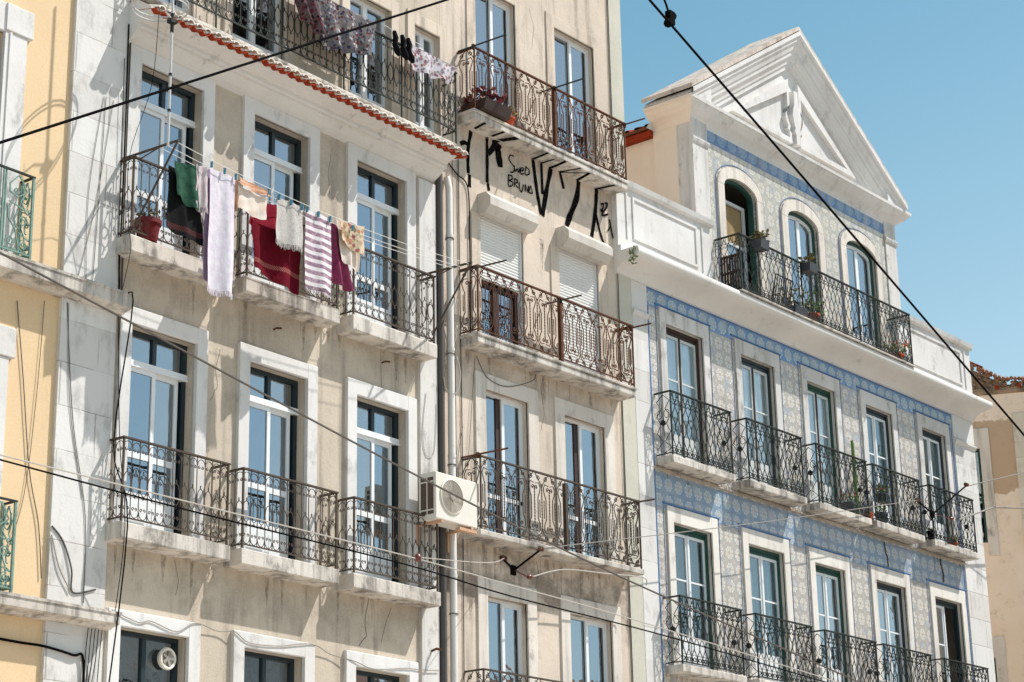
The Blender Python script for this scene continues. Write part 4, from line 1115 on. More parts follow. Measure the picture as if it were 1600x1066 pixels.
# crumbling rubble band and old tiles above
rb = E.mb(); random.seed(5)
top = lambda u: 15.22-.62*min(max(u, -.2), .75)-.08*max(u-.75, 0)
rb.prism([(-.3, 14.38), (.02, 14.38), (.05, 14.45), (.03, 14.52), (-.3, 14.6)], -4, 7)
rb.slab_poly([(-4, 14.4), (7, 14.4), (7, 14.45), (1.4, 14.48), (.75, 14.62), (.3, 14.9), (-.2, 15.2), (-4, 15.3)], -.4, -.05)
o = rb.obj('rubble_band', M['rubble'], E.e)
st = E.mb()
for i in range(150):
    u = random.uniform(-.4, 1.9); v = random.uniform(14.42, max(14.46, top(u)-.05))
    s = random.uniform(.03, .075)
    st.lathe((u, random.uniform(-.06, -.0), v), [(s*.4, -s*.6), (s, -s*.2), (s*.9, s*.3), (s*.3, s*.6)], 6)
st.obj('rubble_stones', M['rubble'], E.e)
tl = E.mb()
for i in range(34):
    u = -.5+i*.085; v = top(u)-.02
    tl.tube([(u, .10+random.uniform(-.04, .04), v-.05+random.uniform(-.02, .02)), (u, -.35, v+.10)], .045, 7, True)
    if i % 2: tl.tube([(u+.03, .13, v-.16+random.uniform(-.03, .03)), (u+.03, -.2, v-.06)], .04, 7, True)
tl.obj('roof_tiles', M['tiledark'], E.e, True)
tl = E.mb()
for u in (.62, 1.1): tl.tube([(u, .10, 14.5+.02*u), (u, -.1, 14.54)], .05, 8, True)
tl.tube([(-.5, .0, 15.42), (-.05, .0, 15.25), (.35, .0, 15.02)], .03, 5)
tl.obj('ridge_tiles', M['tilered'], E.e, True)

def runoff(bd, spans, n, seed):
    rr = random.Random(seed); m = bd.mb()
    for u0, u1, v, ln, cnt in spans:
        for i in range(cnt):
            u = rr.uniform(u0, u1); l = ln*rr.uniform(.3, 1.0); w = rr.uniform(.012, .05); k = 5
            for j in range(k):
                a, b = j/k, (j+1)/k; wa, wb = w*(1-a*.8), w*(1-b*.8)
                m.quad((u-wa, n, v-l*a), (u+wa, n, v-l*a), (u+wb, n, v-l*b), (u-wb, n, v-l*b))
    return tag(m.obj('rain_streaks', M['wash'], bd.e, recalc=False), kind='stuff')
runoff(C, [(21.6, 25.4, 7.96, .6, 20), (21.6, 25.4, 10.78, .45, 14), (23.2, 23.9, 13.0, .7, 3)], .0022, 1)
runoff(D, [(26.4, 36.6, 9.86, .35, 14)], .0052, 2)
runoff(B, [(-6.0, -.6, 6.85, .45, 12), (-6.0, -.6, 10.33, .4, 10)], .0022, 3)

# ================================================================== things on and between the houses
def cable(name, pts, r, mat, label, k=6, cat='cable', group=None, smooth=True):
    base = pts[0]; m = MB(0); 
    P = [Vector(p) for p in pts]; Q = []
    for i in range(len(P)-1):
        p0, p1, p2, p3 = P[max(i-1, 0)], P[i], P[i+1], P[min(i+2, len(P)-1)]
        for t in (0, .2, .4, .6, .8):
            Q.append(.5*((2*p1)+(p2-p0)*t+(2*p0-5*p1+4*p2-p3)*t*t+(3*p1-p0-3*p2+p3)*t**3))
    Q.append(P[-1])
    m.tube([((q.x-base[0]), -(q.y-base[1]), q.z-base[2]) for q in Q], r, k, True)
    o = m.obj(name, M[mat], None, smooth, Vector(base))
    return tag(o, label, cat, group)
def ext(a, b, t):  # point beyond b
    return tuple(b[i]+(b[i]-a[i])*t for i in range(3))
w1 = [(6.548, 9.0, 6.34), (10.402, 9.0, 8.728)]
cable('overhead_cable', [ext(w1[1], w1[0], .6), w1[0], w1[1], ext(w1[0], w1[1], .6)], .0088, 'black', 'black overhead cable rising from the left edge across the beige house to its red eave')
w2 = [(9.409, 6.5, 7.484), (10.19, 6.5, 7.245), (11.444, 6.5, 6.698), (14.072, 6.5, 5.669)]
w2 = [(9.409, 6.5, 7.484), (11.3, 6.5, 6.755), (14.072, 6.5, 5.669)]
cable('tram_wire', [ext(w2[1], w2[0], 1.5), *w2, ext(w2[1], w2[2], .7)], .008, 'black', 'thick black tram wire falling steeply across the sky and the white pediment')
hz = [(9.4, 6.5, 7.70), (9.569, 6.5, 7.546), (9.62, 6.5, 7.43)]
cl = cable('hanger_wire', [ext(hz[1], hz[0], 6), hz[0], hz[1], hz[2]], .007, 'black', 'short black hanger wire clamped to the tram wire at the top of the sky', cat='wire')
m = MB(0); m.box(-.025, .025, -.02, .02, -.045, .045); m.tube([(-.03, 0, -.05), (.03, 0, .03)], .028, 8, True)
k = m.obj('clamp', M['black'], cl, loc=Vector((9.622, 6.5, 7.44))-cl.location)
w3 = [(11.356, 15.5, 8.646), (13.411, 15.5, 8.27), (16.25, 15.5, 7.74), (18.573, 15.5, 7.338), (21.311, 15.5, 6.921), (24.643, 15.5, 6.512), (27.081, 15.5, 6.21)]
cable('overhead_cable', [ext(w3[1], w3[0], 1.5), *w3, ext(w3[-2], w3[-1], 1.5)], .013, 'cabledark', 'grey cable slung from the left ledge past the air conditioner to the tiled house')
w4 = [(10.978, 14.8, 6.40), (13.294, 14.8, 6.321), (16.352, 14.8, 6.26), (18.143, 14.8, 6.16), (21.0, 14.8, 6.085), (24.947, 14.8, 5.906)]
cable('overhead_cable', [ext(w4[1], w4[0], 2), *w4, ext(w4[-2], w4[-1], 2)], .009, 'black', 'black cable crossing in front of the lower beige balconies, with a clamp on it')
w5 = [(11.123, 15.0, 6.51), (14.305, 15.0, 6.455), (16.574, 15.0, 6.42), (18.392, 15.0, 6.351), (20.594, 15.0, 6.268), (25.291, 15.0, 6.018)]
w5c = cable('overhead_cable', [ext(w5[1], w5[0], 2), *w5, ext(w5[-2], w5[-1], 2)], .0075, 'cablewhite', 'thin pale cable with brown insulator just above the black lower cable')
m = MB(0); m.lathe((0, 0, 0), [(.01, -.05), (.04, -.03), (.045, 0), (.03, .03), (.01, .05)], 10)
m.obj('insulator', M['ceramic'], w5c, True, Vector((16.76, 15.0, 6.43))-w5c.location)
cable('stay_wire', [(16.79, 15.0, 6.436), (19.4, 16.2, 6.95), (22.43, 18.42, 7.81)], .005, 'cablewhite', 'thin pale stay wire from brown insulator to wall bracket under cream balcony', cat='wire')
cable('stay_wire', [(22.92, 18.14, 7.98), (28.6, 18.1, 9.29), (34.30, 18.08, 10.68)], .007, 'cablegrey', 'thin grey stay wire from the cream house bracket to the tiled house bracket', cat='wire')
cable('stay_wire', [(36.2, 18.0, 11.28), (38.6, 17.5, 12.0), (41, 17, 12.75)], .010, 'cablegrey', 'thin stay wire from the tiled house bracket to the right edge', cat='wire')
cable('bracket_arm_wire', [(22.733, 18.15, 7.546), (23.466, 18.15, 7.756), (24.554, 18.15, 7.85), (25.419, 18.15, 7.922), (25.494, 18.15, 7.81)], .009, 'cablewhite', 'bent white rod beyond the insulator under the lowest cream balcony', cat='rod')
cable('bracket_arm_wire', [(35.627, 17.95, 10.505), (37.129, 17.95, 11.004), (37.242, 17.95, 11.023), (39.122, 17.95, 11.327)], .017, 'cablegrey', 'bent grey rod from the tiled house bracket across the peach house', cat='rod')

def wall_bracket(name, plane, foot, ends, ins, label):
    base = foot
    def f(m):
        m.box(foot[0]-.05, foot[0]+.05, foot[1]-.03, foot[1], foot[2]-.07, foot[2]+.07)
        for e in ends: m.tube([foot, e], .017, 6, True)
    o = thing_mesh(name, M['black'], f, plane, (foot[0], 0, foot[2]), label, 'bracket')
    for e in ends:
        def h(m, e=e):
            m.box(e[0]-.055, e[0]+.055, e[1]-.02, e[1]+.02, e[2]-.012, e[2]+.05)
            m.tube([(e[0]-.035, e[1]-.03, e[2]+.02), (e[0]-.035, e[1]+.03, e[2]+.02)], .022, 8, True)
            m.tube([(e[0]+.035, e[1]-.03, e[2]+.02), (e[0]+.035, e[1]+.03, e[2]+.02)], .022, 8, True)
        sub(o, 'wire_clamp', M['iron_rust'], h, (foot[0], 0, foot[2]))
    def g_(m):
        a = Vector(ins); b = a+Vector((.10, 0, .02))
        m.tube([foot, a], .008, 5)
        m.tube([a, a+(b-a)*.3, a+(b-a)*.6, b], [.022, .038, .034, .015], 10, True)
    sub(o, 'insulator', M['ceramic'], g_, (foot[0], 0, foot[2]), True)
wall_bracket('wire_bracket', CD, (22.70, .03, 7.68), [(22.43, .06, 7.79), (22.92, .34, 7.96)], (22.80, .2, 7.57), 'black forked wire bracket with insulator under the lowest cream house balcony')
wall_bracket('wire_bracket', CD, (34.94, .36, 10.53), [(34.30, .4, 10.66), (36.15, .5, 11.28)], (35.46, .45, 10.51), 'black forked wire bracket before the far right upper balcony of the tiled house')

# loose cables clipped to the walls
def facade_cable(pts, r, mat, label, plane=BP, group=None):
    cable('wall_cable', [tuple(plane.w(*p)) for p in pts], r, mat, label, 5, 'cable', group)
GA = 'loose cables hanging on the white pilaster'
facade_cable([(-6.11, .06, 13.4), (-6.10, .07, 11.5), (-6.12, .1, 9.9), (-6.12, .35, 9.7), (-6.1, .09, 8.0), (-6.08, .36, 7.0), (-6.10, .07, 4.5)], .009, 'black', 'black cable running down the seam between white pilaster and beige wall', group=GA)
facade_cable([(-6.04, .03, 13.2), (-6.03, .03, 11.0), (-6.02, .03, 9.0), (-6.0, .03, 7.2)], .012, 'pipe_dark', 'dark conduit just right of the pilaster seam on the beige wall', group=GA)
facade_cable([(-6.18, .09, 12.9), (-6.14, .08, 10.5), (-6.05, .12, 8.2), (-6.1, .34, 7.0), (-5.98, .07, 5.9)], .005, 'black', 'thin black cable swaying beside the left end of beige balconies', group=GA)
facade_cable([(-6.45, .06, 12.3), (-6.62, .06, 11.0), (-6.60, .06, 9.9)], .004, 'cablegrey', 'thin grey cable slanting down the upper white pilaster', group=GA)
facade_cable([(-6.42, .06, 12.3), (-6.46, .06, 11.0), (-6.5, .06, 9.9)], .004, 'pipe_dark', 'thin dark cable dropping straight on the upper white pilaster', group=GA)
facade_cable([(-6.30, .06, 12.3), (-6.5, .06, 10.9), (-6.72, .06, 9.9)], .004, 'cablegrey', 'thin grey cable crossing the others on the upper white pilaster', group=GA)
facade_cable([(-6.86, .06, 9.55), (-6.70, .06, 8.2), (-6.45, .06, 7.1), (-6.42, .06, 6.1)], .005, 'pipe_dark', 'dark cable curving down the middle of the white pilaster', group=GA)
facade_cable([(-6.84, .06, 9.55), (-6.76, .06, 8.4), (-6.5, .06, 7.3)], .004, 'cablegrey', 'grey cable curving beside the dark one on the middle pilaster', group=GA)
facade_cable([(-6.92, .06, 6.9), (-6.75, .06, 6.75), (-6.62, .07, 6.45), (-6.58, .06, 6.2), (-6.25, .06, 6.28)], .010, 'pipe_dark', 'looped dark cable low on the white pilaster', group=GA)
facade_cable([(-6.92, .06, 6.8), (-6.8, .07, 6.45), (-6.62, .07, 6.2)], .007, 'cablegrey', 'grey cable falling under the loop on the white pilaster', group=GA)
facade_cable([(-7.55, .02, 9.4), (-7.4, .02, 8.5), (-7.25, .02, 7.5), (-7.08, .02, 6.9), (-7.0, .02, 6.3)], .006, 'pipe_dark', 'dark cable drooping down the yellow wall', group='cables on the yellow wall')
facade_cable([(-7.16, .02, 9.5), (-7.2, .02, 8.4), (-7.3, .02, 7.2), (-7.5, .02, 6.5)], .004, 'pipe_dark', 'thin dark cable hanging straight on the yellow wall', group='cables on the yellow wall')
facade_cable([(-8.2, .03, 5.58), (-7.3, .03, 5.56), (-6.95, .07, 5.55), (-6.55, .08, 5.5), (-6.4, .08, 5.45), (-6.38, .07, 4.6)], .016, 'black', 'thick black cable bundle under the lowest ledge of the yellow house')
for i, u in enumerate((-6.34, -6.29, -6.24, -6.19, -6.14)):
    facade_cable([(u, .07, 5.83), (u-.03, .075, 5.5), (u+random.uniform(-.1, .05), .075, 5.0), (u, .07, 4.4)], .005, 'black', 'black cable in the bundle fanning down the bottom of the white pilaster', group='cable bundle at the foot of the pilaster')
GC = 'cables clipped on the cream wall'
facade_cable([(21.47, .015, 14.2), (21.47, .015, 11.8), (21.48, .015, 9.5), (21.46, .015, 8.2)], .005, 'pipe_dark', 'thin dark cable next to the drainpipe on the cream wall', CD, GC)
facade_cable([(21.60, .015, 13.7), (21.60, .015, 12.0), (21.61, .015, 9.0), (21.58, .015, 5)], .008, 'pipe_dark', 'dark conduit left of the cream house windows', CD, GC)
facade_cable([(21.30, .02, 13.62), (21.55, .02, 13.46), (21.80, .02, 13.32), (21.83, .02, 12.6), (21.82, .02, 11.0)], .010, 'black', 'black cable slanting from the drainpipe to the first roller shutter', CD, GC)
facade_cable([(25.50, .03, 18.0), (25.50, .03, 14.0), (25.49, .03, 10.0), (25.50, .03, 5)], .006, 'black', 'black cable down the edge of the pale green corner strip', CD, GC)
facade_cable([(21.95, .02, 10.72), (22.15, .04, 10.45), (22.6, .04, 10.40), (23.2, .04, 10.62), (23.3, .03, 10.75)], .006, 'pipe_dark', 'dark cable drooping over the cream wall under the middle balcony', CD, GC)
facade_cable([(21.62, .02, 9.6), (21.50, .02, 9.0), (21.66, .02, 8.7), (21.9, .03, 10.7)], .004, 'pipe_dark', 'thin cable slanting up to the left of the cream house lower windows', CD, GC)
facade_cable([(.13, .17, 10.55), (.2, .18, 10.3), (.1, .19, 10.0), (-.05, .13, 10.0), (-.1, .12, 10.2)], .007, 'cablewhite', 'white cable looped round the drainpipe below the middle balcony')
facade_cable([(-.42, .06, 9.9), (-.50, .06, 9.3), (-.42, .06, 9.0), (-.25, .06, 9.1), (-.19, .06, 9.8)], .005, 'cablewhite', 'thin white cable looped on the grimy pilaster above the air conditioner')
facade_cable([(-6.0, .065, 6.08), (-5.6, .065, 5.99), (-5.4, .065, 6.03), (-5.0, .065, 5.96), (-4.7, .065, 6.10), (-4.3, .03, 6.06), (-4.05, .065, 6.08), (-3.8, .065, 5.98), (-3.3, .065, 6.0), (-2.7, .065, 6.1), (-2.3, .03, 6.02), (-1.9, .065, 5.98), (-1.5, .065, 5.92), (-.9, .065, 6.0), (-.5, .07, 6.02), (-.2, .07, 6.05)], .006, 'cablegrey', 'grey cable wandering along the tops of the lowest beige house windows')

# air conditioner on the joint of the two houses
def acb(m): m.chip(-.75, .13, .2, .5, 7.99, 8.64, .012)
ac = thing_mesh('air_conditioner', M['acwhite'], acb, BP, (-.31, .2, 7.99), 'cream air conditioner unit on the wall between beige and cream houses', 'air conditioner')
ab = (-.31, .2, 7.99)
def acf(m):
    m.lathe((-.42, .502, 8.34), [(.245, 0), (.25, .012), (.23, .02), (.225, .004)], 28, 'n')
sub(ac, 'fan_ring', M['acwhite'], acf, ab, True)
def acg(m):
    m.lathe((-.42, .5015, 8.34), [(.222, 0), (.222, .001)], 28, 'n')
sub(ac, 'fan_opening', M['acdark'], acg, ab)
def ach(m):
    for r in [.03+.019*i for i in range(11)]: m.ring((-.42, .515, 8.34), r, .0035, 'n', 24)
    for i in range(12):
        t = 2*PI*i/12; m.tube([(-.42+.05*math.cos(t), .516, 8.34+.05*math.sin(t)), (-.42+.23*math.cos(t+.35), .516, 8.34+.23*math.sin(t+.35))], .0035, 4)
    m.lathe((-.42, .512, 8.34), [(.055, 0), (.055, .014), (.04, .018)], 16, 'n')
sub(ac, 'fan_grille', M['grille'], ach, ab)
def aci(m):
    for v0, v1 in ((8.06, 8.11), (8.13, 8.50), (8.52, 8.57)):
        for n0, n1 in ((.23, .33), (.35, .455)): m.box(-.7525, -.74, n0, n1, v0, v1)
sub(ac, 'side_vent', M['acdark'], aci, ab)
for u in (-.62, .02):
    sub(ac, 'wall_bracket', M['woodpink'], lambda m: (m.box(u-.02, u+.02, 0.05, .5, 7.955, 7.988), m.box(u-.02, u+.02, .05, .08, 7.7, 7.954)), ab)
sub(ac, 'packing_board', M['woodpink'], lambda m: m.box(-.25, .12, .42, .50, 7.915, 7.953), ab)

# clothes rack on the upper balcony of the beige house
def rack_at(u):
    def rack(m):
        r = .014
        m.tube([(u, .02, 11.60), (u, 1.02, 11.57)], r+.004, 6, True)
        m.tube([(u, .30, 10.66), (u, 1.0, 11.56)], r, 6, True)
        m.tube([(u+.02, .3, 11.52), (u+.008, .72, 11.585)], .009, 5, True)
    return rack
rk = thing_mesh('clothes_rack', M['iron'], rack_at(-6.1), BP, (-6.1, .3, 10.66), 'rusty iron clothes rack arm holding the clothes line at the leftmost upper balcony', 'clothes rack', 'clothes rack arms')
thing_mesh('clothes_rack', M['iron'], rack_at(-.56), BP, (-.56, .3, 10.66), 'dark iron clothes rack arm by the drainpipe at the right end of the clothes line', 'clothes rack', 'clothes rack arms')
def rope(m):
    for n, dz in ((.72, 0), (.85, -.01), (.98, .01)):
        m.tube([(-6.1+5.54*t, n, 11.55-.13*4*t*(1-t)+dz) for t in [i/16 for i in range(17)]], .004, 4)
sub(rk, 'clothes_line', M['rope'], rope, (-6.1, .3, 10.66))
lz = lambda u: 11.55-.13*4*((u+6.1)/5.54)*(1-(u+6.1)/5.54)-.01
# antenna on the rack
AB = (-6.16, .9, 11.5)
def an(m):
    m.tube([(-6.16, .9, 11.50), (-6.16, .9, 15.2)], .017, 8, True)
an_o = thing_mesh('radio_antenna', M['zinc'], an, BP, AB, 'galvanised antenna mast with two wire hoops before the red tile eave', 'antenna', smooth=True)
def an2(m):
    m.ring((-6.36, .9, 13.30), .34, .009, 'v', 30); m.ring((-6.36, .9, 13.24), .34, .009, 'v', 30)
    m.tube([(-6.16, .9, 13.17), (-6.30, .94, 13.2), (-6.4, 1.1, 13.24)], .011, 5)
sub(an_o, 'antenna_hoop', M['zinc'], an2, AB)
sub(an_o, 'mast_clamp', M['iron_dark'], lambda m: (m.box(-6.21, -6.11, .86, .94, 13.12, 13.17), m.tube([(-6.16, .9, 13.0), (-6.16, .9, 13.25)], .024, 8, True)), AB)
for z in (11.95, 12.42): sub(an_o, 'mast_clamp', M['iron_dark'], lambda m: m.tube([(-6.16, .9, z), (-6.16, .9, z+.035)], .022, 8, True), AB)
facade_cable([(-6.42, .95, 13.2), (-6.45, .9, 12.2), (-6.40, .5, 11.4), (-6.28, .4, 10.6), (-6.20, .36, 10.3), (-6.2, .2, 9.7)], .004, 'black', 'thin black lead hanging from the antenna hoops past the rack')

# laundry ------------------------------------------------------------
def cloth_mesh(m, tl, tr, br, bl, n0, amp=.03, waves=2.2, ku=26, kv=30, ph=0., folds=.5, sag=.0, thick=.0025):
    P = {}
    for i in range(ku+1):
        a = i/ku
        for j in range(kv+1):
            b = j/kv
            u = (tl[0]*(1-a)+tr[0]*a)*(1-b)+(bl[0]*(1-a)+br[0]*a)*b
            v = (tl[1]*(1-a)+tr[1]*a)*(1-b)+(bl[1]*(1-a)+br[1]*a)*b-.018*abs(math.sin(PI*a*2))*(1-b)+.010*math.sin(a*7+ph)*b+.006*math.sin(a*19+ph*3)*b
            u += .008*math.sin(b*9+ph)*(2*a-1)
            n = n0+amp*(.2+b)*math.sin(a*waves*2*PI+ph+b*.6)+folds*.008*math.sin(a*waves*4.4*PI+ph*2-b*1.5)+.003*math.sin(b*11+a*9+ph)
            P[i, j] = (u, n, v)
    pts = []; idx = {}
    for s in (0, 1):
        for key, p in P.items(): idx[key+(s,)] = len(pts); pts.append((p[0], p[1]-s*thick, p[2]))
    F = []
    for s in (0, 1):
        for i in range(ku):
            for j in range(kv):
                F.append((idx[i, j, s], idx[i+1, j, s], idx[i+1, j+1, s], idx[i, j+1, s]))
    edge = [(i, 0) for i in range(ku+1)]+[(ku, j) for j in range(1, kv+1)]+[(i, kv) for i in range(ku-1, -1, -1)]+[(0, j) for j in range(kv-1, 0, -1)]
    for q in range(len(edge)):
        a, b = edge[q], edge[(q+1) % len(edge)]
        F.append((idx[a+(0,)], idx[b+(0,)], idx[b+(1,)], idx[a+(1,)]))
    m.add(pts, F)
    return P
def fringe(m, P, ku, kv, ln=.07, nn=2):
    for i in range(0, ku+1):
        u, n, v = P[i, kv]
        for q in range(nn):
            du = random.uniform(-.012, .012); l = ln*random.uniform(.7, 1.15)
            m.tube([(u+du*.3, n, v+.005), (u+du*.8, n+random.uniform(-.006, .006), v-l*.5), (u+du*1.4, n+random.uniform(-.01, .01), v-l)], [.005, .004, .003], 4)
def hang(name, label, cat, mat, tl, tr, br, bl, n=.86, fr=0, back=None, backmat=None, **kw):
    base = ((tl[0]+tr[0])/2, n, (tl[1]+tr[1])/2)
    hold = {}
    def f(m):
        hold['P'] = cloth_mesh(m, tl, tr, br, bl, n, **kw)
    o = thing_mesh(name, M[mat], f, BP, base, label, cat, 'washing on the beige house', True)
    if fr:
        sub(o, 'fringe', M[mat if fr != 2 else 'cl_grey'], lambda m: fringe(m, hold['P'], kw.get('ku', 26), kw.get('kv', 30), .075), base)
    if back:
        def g2(m): cloth_mesh(m, *back, n-.05, .02, 1.6, ph=2.1)
        sub(o, 'back_fold', M[backmat or mat], g2, base, True)
    return o
random.seed(3)
hang('towel', 'dark green and black towel hung leftmost on the clothes line', 'towel', 'cl_green', (-6.05, 11.36), (-5.67, 11.42), (-5.62, 10.82), (-6.0, 10.92), .90, waves=1.4, ph=.4,
     back=((-6.09, 11.30), (-5.66, 11.36), (-5.48, 10.44), (-6.10, 10.50)), backmat='cl_black')
hang('towel', 'small pale pink fringed towel beside the dark green towel', 'towel', 'cl_pink', (-5.69, 11.43), (-5.50, 11.45), (-5.50, 10.90), (-5.71, 10.94), .90, fr=1, waves=1.2, amp=.02, ph=1)
hang('towel', 'long white lilac towel with fringe, the longest on the line', 'towel', 'cl_white', (-5.48, 11.46), (-5.06, 11.46), (-5.07, 9.92), (-5.49, 9.93), .92, fr=1, waves=1.0, amp=.028, ph=2.2,
     back=((-5.51, 11.46), (-5.08, 11.46), (-5.03, 10.1), (-5.52, 10.0)), backmat='cl_lilac')
hang('tea_towel', 'cream cloth folded over the line with a peach upper edge', 'cloth', 'cl_cream', (-5.01, 11.37), (-4.50, 11.36), (-4.53, 11.03), (-5.0, 11.06), .92, waves=1.1, amp=.012, ph=.3)
hang('pillow_case', 'narrow peach cloth rolled over the line above the cream cloth', 'cloth', 'cl_peach', (-5.04, 11.46), (-4.50, 11.44), (-4.50, 11.345), (-5.02, 11.35), .965, waves=.6, amp=.01, ph=.9, kv=8,
     back=((-5.06, 11.44), (-5.0, 11.44), (-5.0, 11.02), (-5.05, 11.03)), backmat='cl_peach')
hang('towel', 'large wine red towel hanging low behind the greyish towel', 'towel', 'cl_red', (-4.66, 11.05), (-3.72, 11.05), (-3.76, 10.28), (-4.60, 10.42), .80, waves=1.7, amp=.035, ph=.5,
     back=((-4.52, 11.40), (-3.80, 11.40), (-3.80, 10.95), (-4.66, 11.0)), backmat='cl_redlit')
hang('towel', 'greyish white waffle towel with long fringe in the middle of the line', 'towel', 'cl_grey', (-4.34, 11.43), (-3.87, 11.43), (-3.84, 10.86), (-4.36, 10.84), .93, fr=1, waves=1.3, amp=.02, ph=1.8)
hang('towel', 'white and lilac striped towel with fringe hanging long', 'towel', 'cl_strip', (-3.82, 11.42), (-3.34, 11.44), (-3.30, 10.40), (-3.80, 10.41), .93, fr=1, waves=1.1, amp=.025, ph=2.9)
hang('blouse', 'mauve blouse hanging at the right end of the washing', 'blouse', 'cl_mauve', (-3.33, 11.42), (-3.06, 11.42), (-2.84, 10.56), (-3.28, 10.62), .84, waves=2.2, amp=.035, ph=.2)
hang('pillow_case', 'beige floral cloth pegged at the right end of the line', 'cloth', 'cl_flor', (-3.18, 11.47), (-2.70, 11.50), (-2.70, 11.06), (-3.14, 11.17), .93, waves=1.2, amp=.018, ph=1.1,
     back=((-3.18, 11.47), (-2.70, 11.48), (-2.74, 10.85), (-3.1, 10.95)), backmat='cl_cream')
pegs = [(-5.49, 'left corner of the long white towel'), (-5.27, 'middle of the long white towel'), (-5.08, 'right corner of the long white towel'), (-4.99, 'left end of the peach cloth'), (-4.52, 'right end of the peach cloth'), (-4.32, 'left corner of the greyish towel'), (-4.10, 'middle of the greyish towel'), (-3.90, 'right corner of the greyish towel'), (-3.81, 'left corner of the striped towel'), (-3.60, 'middle of the striped towel'), (-3.38, 'right corner of the striped towel'), (-2.95, 'middle of the beige floral cloth')]
for u, what in pegs:
    v = lz(u)-.02
    thing_mesh('clothes_peg', M['peg'], lambda m: (m.box(u-.007, u+.007, .937, .949, v-.035, v+.045), m.box(u-.007, u+.007, .960, .971, v-.035, v+.04), m.ring((u, .955, v+.012), .012, .003, 'u', 8)),
               BP, (u, .95, v), 'blue clothes peg at the %s' % what, 'clothes peg', 'clothes pegs on the line')
# washing on the terrace above the eave
def drape(name, label, cat, mat, tl, tr, br, bl, n, **kw):
    base = ((tl[0]+tr[0])/2, n, tl[1])
    def f(m): cloth_mesh(m, tl, tr, br, bl, n, **kw)
    o = thing_mesh(name, M[mat], f, BP, base, label, cat, 'washing on the beige terrace', True)
    def g2(m):
        P0 = [(tl[0]+(tr[0]-tl[0])*i/10, tl[1]+(tr[1]-tl[1])*i/10) for i in range(11)]
        for i in range(10):
            (a, va), (b, vb) = P0[i], P0[i+1]
            m.quad((a, n, va), (b, n, vb), (b, n-.26, vb+.10), (a, n-.26, va+.10))
    sub(o, 'top_fold', M['cl_sheet'], g2, base)
    return o
drape('patterned_dress', 'dark floral dress draped over the terrace railing above the eave', 'dress', 'cl_dress', (-3.35, 14.94), (-1.83, 14.96), (-1.90, 14.42), (-2.95, 14.16), .38, waves=3.6, amp=.05, ph=.3)
drape('patterned_dress', 'red and dark leaf print garment bunched leftmost on the terrace railing', 'dress', 'cl_dressd', (-3.85, 15.05), (-3.2, 14.95), (-2.95, 14.24), (-3.5, 14.45), .45, waves=2.2, amp=.05, ph=1.3)
drape('patterned_sheet', 'pale leaf print sheet folded over the right end of terrace railing', 'sheet', 'cl_sheet', (-1.12, 14.93), (-.02, 14.93), (-.18, 14.62), (-1.08, 14.55), .37, waves=2.4, amp=.04, ph=2)
for i, (u, what) in enumerate(((-1.50, 'left sock of the black row on the terrace line'), (-1.33, 'middle, crumpled black sock of the terrace row'), (-1.2, 'right black sock of the terrace row, by the pale sheet'))):
    def f(m): m.tube([(u, .42, 14.95), (u+.01, .44, 14.84), (u+.005, .43, 14.74), (u+.04, .45, 14.64), (u+.09, .44, 14.60)], [.03, .045, .042, .05, .028], 8, True)
    thing_mesh('sock', M['cl_sock'], f, BP, (u, .42, 14.95), what, 'sock', 'black socks', True)
facade_cable([(-1.75, .42, 14.97), (-1.3, .42, 14.95), (-.9, .42, 14.96)], .004, 'rope', 'pale washing line carrying the black socks on the terrace')

# poles for washing on the cream house balconies
for u, n0, n1, z, dz, mat, lab in ((21.6, .34, .98, 15.46, -.03, 'iron_dark', 'dark pole sticking out from the left corner of the top cream balcony'), (23.55, .34, .92, 15.45, -.03, 'iron_dark', 'dark pole sticking out from the middle of the top cream balcony'),
        (25.41, .34, .75, 15.44, -.02, 'iron_rust', 'rusty pole sticking out from the right corner of the top cream balcony'), (21.6, .34, .90, 11.93, -.04, 'iron', 'thin pole sticking out from the left corner of the middle cream balcony'),
        (23.55, .34, .75, 11.92, -.02, 'iron', 'thin pole sticking out from the middle of the middle cream balcony'), (25.38, .34, .72, 11.93, -.02, 'iron_rust', 'rusty pole sticking out from the right corner of the middle cream balcony'),
        (21.61, .30, .85, 9.14, -.02, 'iron_rust', 'rusty bar sticking out from the left corner of the lowest full cream balcony'), (25.42, .30, .62, 9.12, -.02, 'iron', 'dark bar sticking out from the right corner of the lowest full cream balcony')):
    thing_mesh('drying_pole', M[mat], lambda m: (m.tube([(u, n0-.30, z), (u, n1, z+dz)], .014, 6, True), m.box(u-.02, u+.02, n0-.02, n0+.02, z-.06, z+.02)), CD, (u, n0, z), lab, 'pole', 'drying poles on the cream house')

